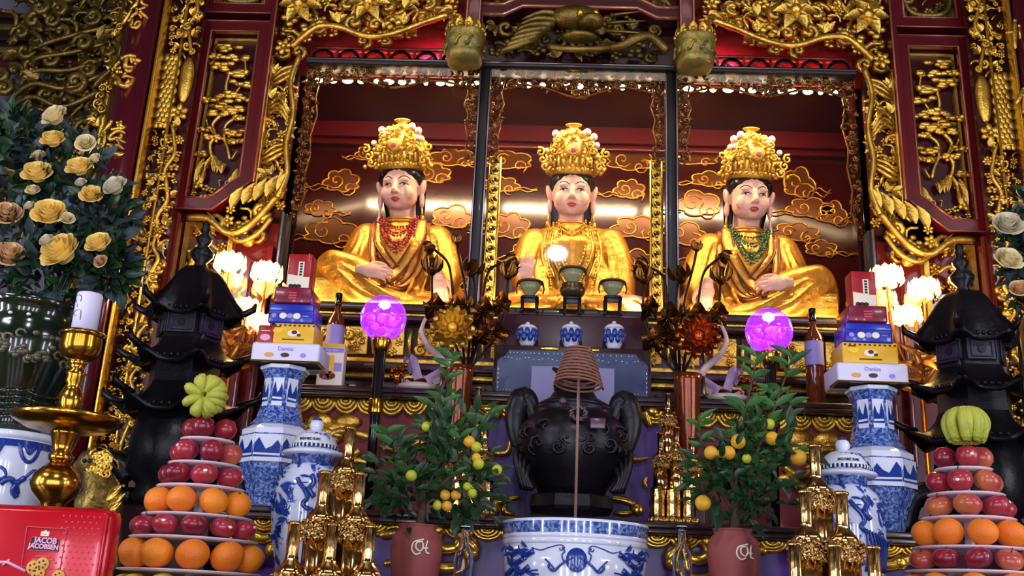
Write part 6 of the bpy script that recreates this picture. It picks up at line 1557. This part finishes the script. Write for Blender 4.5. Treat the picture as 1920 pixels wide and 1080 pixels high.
# ================================================================ glowing violet orb lamps
def orb(sgn,lab):
    Y=3.6; X=-.71*sgn; c=(X,Y); zc=zat(-.71,Y,597); R_=44*mpp(Y,2.4); t=thing('orb_lamp',lab,'lamp',(X,Y,ZT1+.002))
    m=MB(); m.lathe(c,[(.05,ZT1+.002),(.05,ZT1+.014),(.02,ZT1+.022)],24); m.build('base','dark_metal',t)
    m=MB(); m.lathe(c,[(.014,ZT1+.02),(.019,zat(-.71,Y,790)),(.022,zat(-.71,Y,655)),(.024,zat(-.71,Y,645))],24); m.build('pole','pole_black',t)
    m=MB(); m.lathe(c,[(.026,zat(-.71,Y,776)),(.027,zat(-.71,Y,774)),(.027,zat(-.71,Y,750)),(.025,zat(-.71,Y,748))],24); m.build('gold_band','brass',t)
    m=MB(); m.lathe(c,[(.024,zat(-.71,Y,660)),(.028,zat(-.71,Y,652)),(.036,zat(-.71,Y,640)),(.034,zat(-.71,Y,634))],24); m.build('collar','brass',t)
    bm=bmesh.new(); bmesh.ops.create_icosphere(bm,subdivisions=3,radius=R_); m=MB(); m.bm(bm,0,True,Matrix.Translation((X,Y,zc))); m.build('globe','orb_glass',t)
    m=MB(); m.ell((X,Y,zc+R_*.62),(R_*.26,R_*.26,R_*.2),12,8); m.build('bulb','orb_bulb',t)
    r_=random.Random(3); m=MB()
    for i in range(16):
        a=r_.uniform(0,6); b=r_.uniform(-.6,.5); q=R_*.62
        bm=bmesh.new(); bmesh.ops.create_icosphere(bm,subdivisions=1,radius=R_*r_.uniform(.12,.24)); m.bm(bm,i%2,False,Matrix.Translation((X+q*math.cos(a)*math.cos(b),Y+q*math.sin(a)*math.cos(b),zc+q*math.sin(b)-R_*.1)))
    m.build('crystal_chips',['orb_core','orb_pink'],t); return t
def orbmats():
    m=bpy.data.materials.new('orb_glass'); m.use_nodes=True; nt=m.node_tree; nt.nodes.clear(); N=nt.nodes.new; K=nt.links.new
    o=N('ShaderNodeOutputMaterial'); t=N('ShaderNodeBsdfTransparent'); t.inputs[0].default_value=(.85,.6,1,1); g=N('ShaderNodeBsdfGlossy'); g.inputs['Roughness'].default_value=.05
    e=N('ShaderNodeEmission'); e.inputs[0].default_value=lin('#a02cff'); e.inputs[1].default_value=.8
    lw=N('ShaderNodeLayerWeight'); lw.inputs[0].default_value=.35; m1=N('ShaderNodeMixShader'); m2=N('ShaderNodeAddShader')
    K(lw.outputs['Facing'],m1.inputs[0]); K(t.outputs[0],m1.inputs[1]); K(g.outputs[0],m1.inputs[2]); K(m1.outputs[0],m2.inputs[0]); K(e.outputs[0],m2.inputs[1]); K(m2.outputs[0],o.inputs[0]); MATS['orb_glass']=m
orbmats()
mat('orb_core','#a03cff',.3,emit='#9a26ff',es=1.2); mat('orb_pink','#e070ff',.3,emit='#c84cff',es=1.2); mat('orb_bulb','#ffffff',.3,emit='#f2d8ff',es=10); mat('pole_black','#120e12',.15,.3,coat=.5)
orb(1,'glowing violet crystal orb lamp on a black pole in front of the red-bead statue'); orb(-1,'glowing violet crystal orb lamp on a black pole in front of the green-necklace statue')
# ================================================================ glowing lotus lamps
def lotus(sgn,lab):
    Y=4.02; X=-1.40*sgn; t=thing('lotus_lamp',lab,'lamp',(X,Y,ZT2)); 
    m=MB(); m.lathe((X,Y),[(.05,1.662),(.05,1.68),(.012,1.70),(.010,2.60)],20)
    heads=[(432,492,27,0),(437,528,23,1),(501,510,27,0),(497,540,22,1),(463,576,25,0),(488,604,24,0),(470,612,18,1)] if sgn>0 else [(1662,517,28,0),(1654,562,25,1),(1732,540,26,0),(1700,590,25,0),(1625,596,20,0),(1716,560,18,1)]
    pts=[]
    for px,py,r,d in heads:
        p=at(px,py,Y-.03*(1-d)+.03*d); pts.append((p,r,d))
        q=Vector((X+(p.x-X)*.15,Y,2.3)); m.tube(smooth_path([q,(q+p)/2+Vector(((p.x-X)*.25,0,-.03)),p-Vector((0,0,.04))],4),.005,6)
    # leafy brass rosette beneath the heads
    for i in range(14):
        a=i*2.4; m.leaf((X,Y-.02,2.42-.012*i),(math.cos(a),-.4,.35*math.sin(a)+.2),.10,.035,mi=0)
    m.build('stem','warm_metal',t)
    for p,r,d in pts:
        R_=r*mpp(Y,p.z); m=MB(); m.ell(p,(R_*.78,R_*.78,R_*.74),12,9)
        for j,(n,rad,z0,l) in enumerate(((8,.74,-.1,.85),(8,.55,.2,.7),(7,.80,-.5,.8))):
            for i in range(n):
                a=2*PI*(i+.5*(j%2))/n; dd=Vector((math.cos(a),math.sin(a),0)); m.leaf(p+dd*(R_*rad)+Vector((0,0,R_*z0-R_*.2)),dd*.45+Vector((0,0,1)),R_*l,R_*.62,dd,0,.1)
        m.build('lotus_head','lotus_dim' if d else 'lotus_white',t)
    return t
lotus(1,'cluster of glowing lotus-shaped lamps behind the pagoda censer, red-bead side'); lotus(-1,'cluster of glowing lotus-shaped lamps behind the pagoda censer, green-necklace side')
# ================================================================ bronze lotus bouquets
def bouquet(sgn,lab,lab2):
    Y=3.64; Xv=-.416*sgn; zc=lambda py: zat(-.416,Y,py)
    v=thing('amber_vase',lab2,'vase',(Xv,Y,ZT1+.002)); m=MB()
    m.lathe((Xv,Y),[(.04,ZT1+.002),(.042,ZT1+.015),(.03,zc(850)),(.044,zc(790)),(.048,zc(700)),(.055,zc(688)),(.050,zc(688)),(.042,zc(700))],28); m.build('body','amber_glass',v)
    t=thing('metal_lotus_bouquet',lab,'bouquet',(Xv,Y,zc(690)))
    base=Vector((Xv,Y,zc(700)))
    def q(px,py,dy=0):
        p=at(px,py,Y+dy); return Vector((p.x*(1 if sgn>0 else -1),p.y,p.z))
    S=[[(872,690),(866,640),(850,560),(846,520),(838,490),(812,466)],[(872,690),(850,640),(815,580),(810,545),(810,512)],[(876,690),(880,640),(880,600),(872,540),(860,480),(857,452)],[(880,690),(895,640),(905,560),(912,520),(925,500),(960,488)],[(880,690),(925,640),(948,580),(951,540),(954,515)],[(876,690),(880,640),(878,590),(876,572)],[(880,690),(888,640),(890,560),(886,512)]]
    m=MB()
    for L in S: P=smooth_path([q(x,y,-.02*i%3*.01) for i,(x,y) in enumerate(L)],4); m.tube(P,.0055,6)
    m.build('stems','dark_metal',t)
    def bud(px,py,s,d=(0,0,1),nm='bud'):
        p=q(px,py); d=Vector(d); d.x*=sgn; d.normalize(); m=MB(); R_=s*.0019
        M=d.to_track_quat('Z','Y').to_matrix(); m.ell(p,(R_*.6,R_*.6,R_*.9),10,7,0,M)
        for i in range(6):
            a=i*PI/3; o=M@Vector((math.cos(a),math.sin(a),0)); m.leaf(p-d*R_*.5+o*R_*.55,o*.45+d,R_*1.5,R_*.8,o,0,.15)
        m.build(nm,'petal_metal',t)
    bud(806,464,14,(-.8,-.2,-.3)); bud(810,500,22); bud(857,450,12); bud(886,503,22,(.3,-.3,1)); bud(957,492,18,(.8,-.2,.4)); bud(953,510,20); bud(877,570,14)
    def leafpad(px,py,rx,rz,tilt):
        p=q(px,py,-.05); k=mpp(Y,2.4); m=MB(); n=18; N=[]
        for j in range(3):
            for i in range(n):
                a=2*PI*i/n; f=(0.05,.6,1)[j]; N.append((p.x+rx*k*f*math.cos(a)*(1+.06*math.sin(5*a)*j),p.y-.02*f*math.sin(a)*tilt+.012*math.cos(3*a)*j,p.z+rz*k*f*math.sin(a)+.006*j*math.cos(4*a)))
        fs=[(j*n+i,j*n+(i+1)%n,(j+1)*n+(i+1)%n,(j+1)*n+i) for j in range(2) for i in range(n)]+[tuple(range(n))]; m.add(N,fs); 
        for i in range(9): a=2*PI*i/9; m.tube([p+Vector((0,-.008,0)),p+Vector((rx*k*.9*math.cos(a),-.012,rz*k*.9*math.sin(a)))],.0014,4)
        m.build('lotus_leaf','petal_metal',t)
    leafpad(815,575,22,20,1); leafpad(905,585,24,24,1); leafpad(940,570,18,18,1); leafpad(925,625,30,18,1); leafpad(852,575,20,16,1); leafpad(905,630,26,14,1)
    # open lotus blossom with layered petals
    C=q(850,618,-.08); m=MB()
    for ring,(n,rad,l) in enumerate(((10,.02,.075),(9,.035,.07),(8,.05,.06))):
        for i in range(n):
            a=2*PI*(i+.4*ring)/n; d=Vector((math.cos(a),-.75+.35*ring,math.sin(a))); m.leaf(C+Vector((math.cos(a)*rad*.6,-.01*(2-ring),math.sin(a)*rad*.6)),d,l,.036,(0,-1,0),0,-.3)
    for i in range(12): a=2*PI*i/12; m.ell(C+Vector((.07*math.cos(a),-.02,.065*math.sin(a))),(.014,.01,.014),7,5)
    m.ell(C+Vector((0,-.03,0)),(.02,.015,.02),9,6); m.build('lotus_blossom','gold' if sgn>0 else 'copper_metal',t)
bouquet(1,'bronze lotus bouquet with a gold blossom, red-bead side of the offering shelf','amber glass vase under the gold-blossomed lotus bouquet, behind the yellow-fruited kumquat')
bouquet(-1,'bronze lotus bouquet with a coppery blossom, green-necklace side of the offering shelf','amber glass vase under the copper-blossomed lotus bouquet, behind the small foil bottles')
# ================================================================ things along the upper table and plinth
def spirits(sgn,lab):
    Y=3.94; X=xat(628,Y,2.4); X=X*sgn; c=(X,Y); z=ZT2+.002; Z_=lambda py: zat(-.97,Y,py); t=thing('spirits_bottle',lab,'bottle',(X,Y,z),'bottles of spirits')
    m=MB(); m.lathe(c,[(.030,z),(.036,z+.006),(.036,Z_(610)),(.034,Z_(602)),(.014,Z_(585)),(.012,Z_(572))],24); m.build('body','liquor_glass',t)
    m=MB(); m.lathe(c,[(.0365,Z_(655)),(.0365,Z_(612))],24,caps=False); m.build('label','print_violet',t)
    m=MB(); m.lathe(c,[(.0135,Z_(574)),(.0145,Z_(570)),(.0145,Z_(551)),(.012,Z_(550)),(0,Z_(550))],20); m.build('cap','pole_black',t)
mat('liquor_glass','#7a3a1a',.08,trans=.4,coat=.6)
spirits(1,'bottle of spirits with a black cap behind the snack packet, red-bead side'); spirits(-1,'bottle of spirits with a black cap behind the orb lamp, green-necklace side')
Y=3.86; X=xat(622,Y,2.25); z=ZT2+.002; zt=zat(X,Y,648); t=thing('snack_box','yellow and white snack carton with a printed dish, standing before the spirits bottle','box',(X,Y,z))
m=MB(); w=.05; m.box((X-w,Y-.03,z),(X+w,Y+.03,zt),0,.002); h=zt-z; f=Y-.0305
decal(m,X,f,zt-.007,.098,.012,1); decal(m,X,f,zt-.026,.096,.018,2); decal(m,X-.012,f-.0003,z+h*.45,.05,h*.55,1); decal(m,X+.03,f-.0003,z+h*.45,.03,h*.2,2)
blob(m,X-.008,f-.001,z+h*.24,.032,.016,3); 
for i in range(12): blob(m,X-.008+.022*math.cos(i*2.4)*(i%4)/3,f-.002,z+h*.26+.011*math.sin(i*2.4),.008,.006,4,8)
text(m,'Mực Rim',.013,front(X,f-.001,zt-.027),0,.0005)
m.build('carton',['print_cream','print_yellow','print_violet','print_brown','print_rose'],t)
def cluster(sgn,lab):
    X0=xat(770,3.84,2.25)*(1); r_=random.Random(6); z=ZT2+.002; X=X0*sgn; t=thing('quartz_ornament',lab,'ornament',(X,3.86,z))
    m=MB(); m.ell((X+.03*sgn,3.86,z+.018),(.085,.035,.018),12,8); m.build('base','ivory',t)
    def crystal(px,py,l,w,d,mm):
        p=at(px,py,3.86); p=Vector((p.x*sgn,p.y,max(p.z,z+.015))); d=Vector((d[0]*sgn,d[1],d[2])).normalized(); m=MB(); M=d.to_track_quat('Z','Y').to_matrix().to_4x4()
        c=MB(); c.lathe((0,0),[(w,0),(w,l*.75),(0,l)],6,0,False); m.add([p+(M@Vector(v)) for v in c.v],c.f,0,False); m.build('crystal',mm,t)
    crystal(785,712,.11,.020,(-.35,0,1),'quartz'); crystal(800,715,.10,.022,(.8,0,.5),'quartz'); crystal(775,700,.08,.018,(-.5,0,.9),'crystal'); crystal(812,715,.07,.018,(1,0,.25),'ivory'); crystal(768,720,.04,.012,(-1,0,.5),'quartz')
    m=MB()
    for i in range(26): m.ell((X+sgn*r_.uniform(-.075,-.02),3.85+r_.uniform(-.02,.02),z+.022+r_.uniform(0,.075)),r_.uniform(.005,.011),6,4)
    m.build('crystal_grains','copper_metal',t)
cluster(1,'violet quartz ornament on the upper table beside the orb lamp, red-bead side'); cluster(-1,'violet quartz ornament on the upper table beside the orb lamp, green-necklace side')
def tusk(sgn,lab):
    z=ZT2+.002; P=[at(px,py,3.815) for px,py in ((802,590),(792,612),(793,632),(806,652),(826,672),(836,690))]; P=[Vector((p.x*sgn,p.y,p.z)) for p in P]; P=smooth_path(P,4); n=len(P)
    m=MB(); m.tube(P,[.006+.011*i/(n-1) for i in range(n)],10); x=P[-1].x; m.lathe((x,3.815),[(.022,z),(.024,z+.012),(.02,z+.02),(.02,P[-1].z)],16,1)
    o=m.build('ivory_tusk',['ivory','dark_wood'],loc=(x,3.815,z)); tag(o,lab,'ornament')
tusk(1,'pale curved tusk ornament beside the gold lotus blossom'); tusk(-1,'pale curved tusk ornament beside the coppery lotus blossom')
# gilded lion on the wall side of the candlestick
t=thing('gilded_lion','small gilded mythical lion crouching behind the candlestick bulb','figurine',(at(190,930,3.0).x,3.0,ZT0))
def gl(px,py,dy=0): return at(px,py,2.95+dy)
m=MB(); b=MB(); limb(b,[gl(178,950),gl(190,925),gl(178,885)],[.05,.055,.035],10); limb(b,[gl(205,950),gl(208,985),gl(205,1060)],[.04,.03,.035],10); limb(b,[gl(165,945),gl(160,985),gl(160,1060)],[.04,.03,.035],10); b.ell(gl(172,868),.042,10,8); limb(b,[gl(172,868),gl(150,875)],[.03,.022],8)
b.box((gl(185,1000).x-.06,2.92,ZT0+.002),(gl(185,1000).x+.06,3.0,gl(185,1055).z)); me=remesh(b,.006,2); m.mesh(me); m.build('body','old_gold',t)
m=MB(); r_=random.Random(8)
for i in range(26):
    p=gl(185+r_.uniform(-14,18),868+r_.uniform(-16,26),-.03); m.tube(spiral((p.x,p.y,p.z),.018,1.1,r_.uniform(0,6),1,8),.0045,5)
for i in range(4): m.tube(smooth_path([gl(165+6*i,842,0),gl(190+4*i,846,0),gl(222,868+4*i,0)],3),.005,5)
for i in range(5): m.leaf(gl(205+r_.uniform(-6,6),930+8*i,-.05),(.6,-.3,.5),.05,.022)
m.build('mane','gold',t)
m=MB()
for px in (158,168): m.ell(gl(px,864,-.04),.007,7,5)
m.build('eyes','ink',t)
def LIGHTS():
    # bulbs under the shrine beam, and an added, unseen warm fill along the sill of the bays
    for a,b in ((-1.24,-.46),(-.40,.40),(.46,1.24)):
        area('bay_strip_light',((a+b)/2,4.25,3.735),((a+b)/2,4.75,2.9),b-a,.03,17,(1,.68,.38))
        area('bay_sill_fill',((a+b)/2,4.19,2.625),((a+b)/2,4.55,3.2),b-a,.02,1.6,(1,.66,.34))
    for s in (-1,1):
        point('lotus_glow',(s*1.36,3.93,2.70),20,(1,.55,.18),.08)
        area('frieze_tube_light',(s*.9,4.30,3.87),(s*.9,4.34,3.87),.7,.08,2.2,(1,.16,.14))
        area('frieze_magenta_light',(s*.66,4.28,3.95),(s*.66,4.34,3.93),.2,.03,.7,(1,.1,.6))
    # tubes on the hall's side walls, the lamp over the worshippers, then added fill strips
    for s in (-1,1): area('hall_tube',(s*3.2,.6,3.9),(s*.4,3.6,1.9),1.4,.3,36,(.86,.87,1))
    for x in (-2.3,-1.2,0,1.2,2.3): area('front_fill_strip',(x,-2.9,1.5),(x*.5,3,2.0),.2,2.0,38,(.80,.82,1))  # added strips behind the camera for frontal light and narrow highlights
    for s in (-1,1):
        for y in (.3,1.5): area('side_fill_strip',(s*3.3,y,1.9),(0,2.9,1.7),.16,1.3,22,(.88,.86,1))  # added low strips at both sides to brighten the gold bottles
    l=area('hall_lamp',(-.06,-1,4.75),(0,3,2),.18,.13,50,(.9,.88,1)); l.data.shape='ELLIPSE'
    area('altar_lamp',(0,2.3,4.9),(0,4.2,2.6),2.6,.2,6,(1,.9,.75))
# ---------------------------------------------------------------- light and film
w=bpy.data.worlds.new('World'); SC.world=w; w.use_nodes=True
w.node_tree.nodes['Background'].inputs[0].default_value=(.05,.045,.06,1); w.node_tree.nodes['Background'].inputs[1].default_value=.3
def area(name,loc,target,sx,sy,power,col,spread=None):
    l=bpy.data.lights.new(name,'AREA'); l.shape='RECTANGLE'; l.size=sx; l.size_y=sy; l.energy=power; l.color=col
    if spread: l.spread=spread
    o=bpy.data.objects.new(name,l); COL.objects.link(o); o.location=loc
    o.rotation_euler=(Vector(target)-Vector(loc)).to_track_quat('-Z','Y').to_euler(); return o
def point(name,loc,power,col,r=.05):
    l=bpy.data.lights.new(name,'POINT'); l.energy=power; l.color=col; l.shadow_soft_size=r
    o=bpy.data.objects.new(name,l); COL.objects.link(o); o.location=loc; return o
LIGHTS()
SC.view_settings.view_transform='Standard'; SC.view_settings.look='None'; SC.view_settings.gamma=1; SC.view_settings.exposure=0
SC.view_settings.use_curve_mapping=False
SC.cycles.use_denoising=True
SC.cycles.max_bounces=8; SC.cycles.diffuse_bounces=3; SC.cycles.glossy_bounces=3; SC.cycles.transmission_bounces=6; SC.cycles.transparent_max_bounces=8
SC.cycles.sample_clamp_indirect=4
SC.cycles.caustics_reflective=False; SC.cycles.caustics_refractive=False
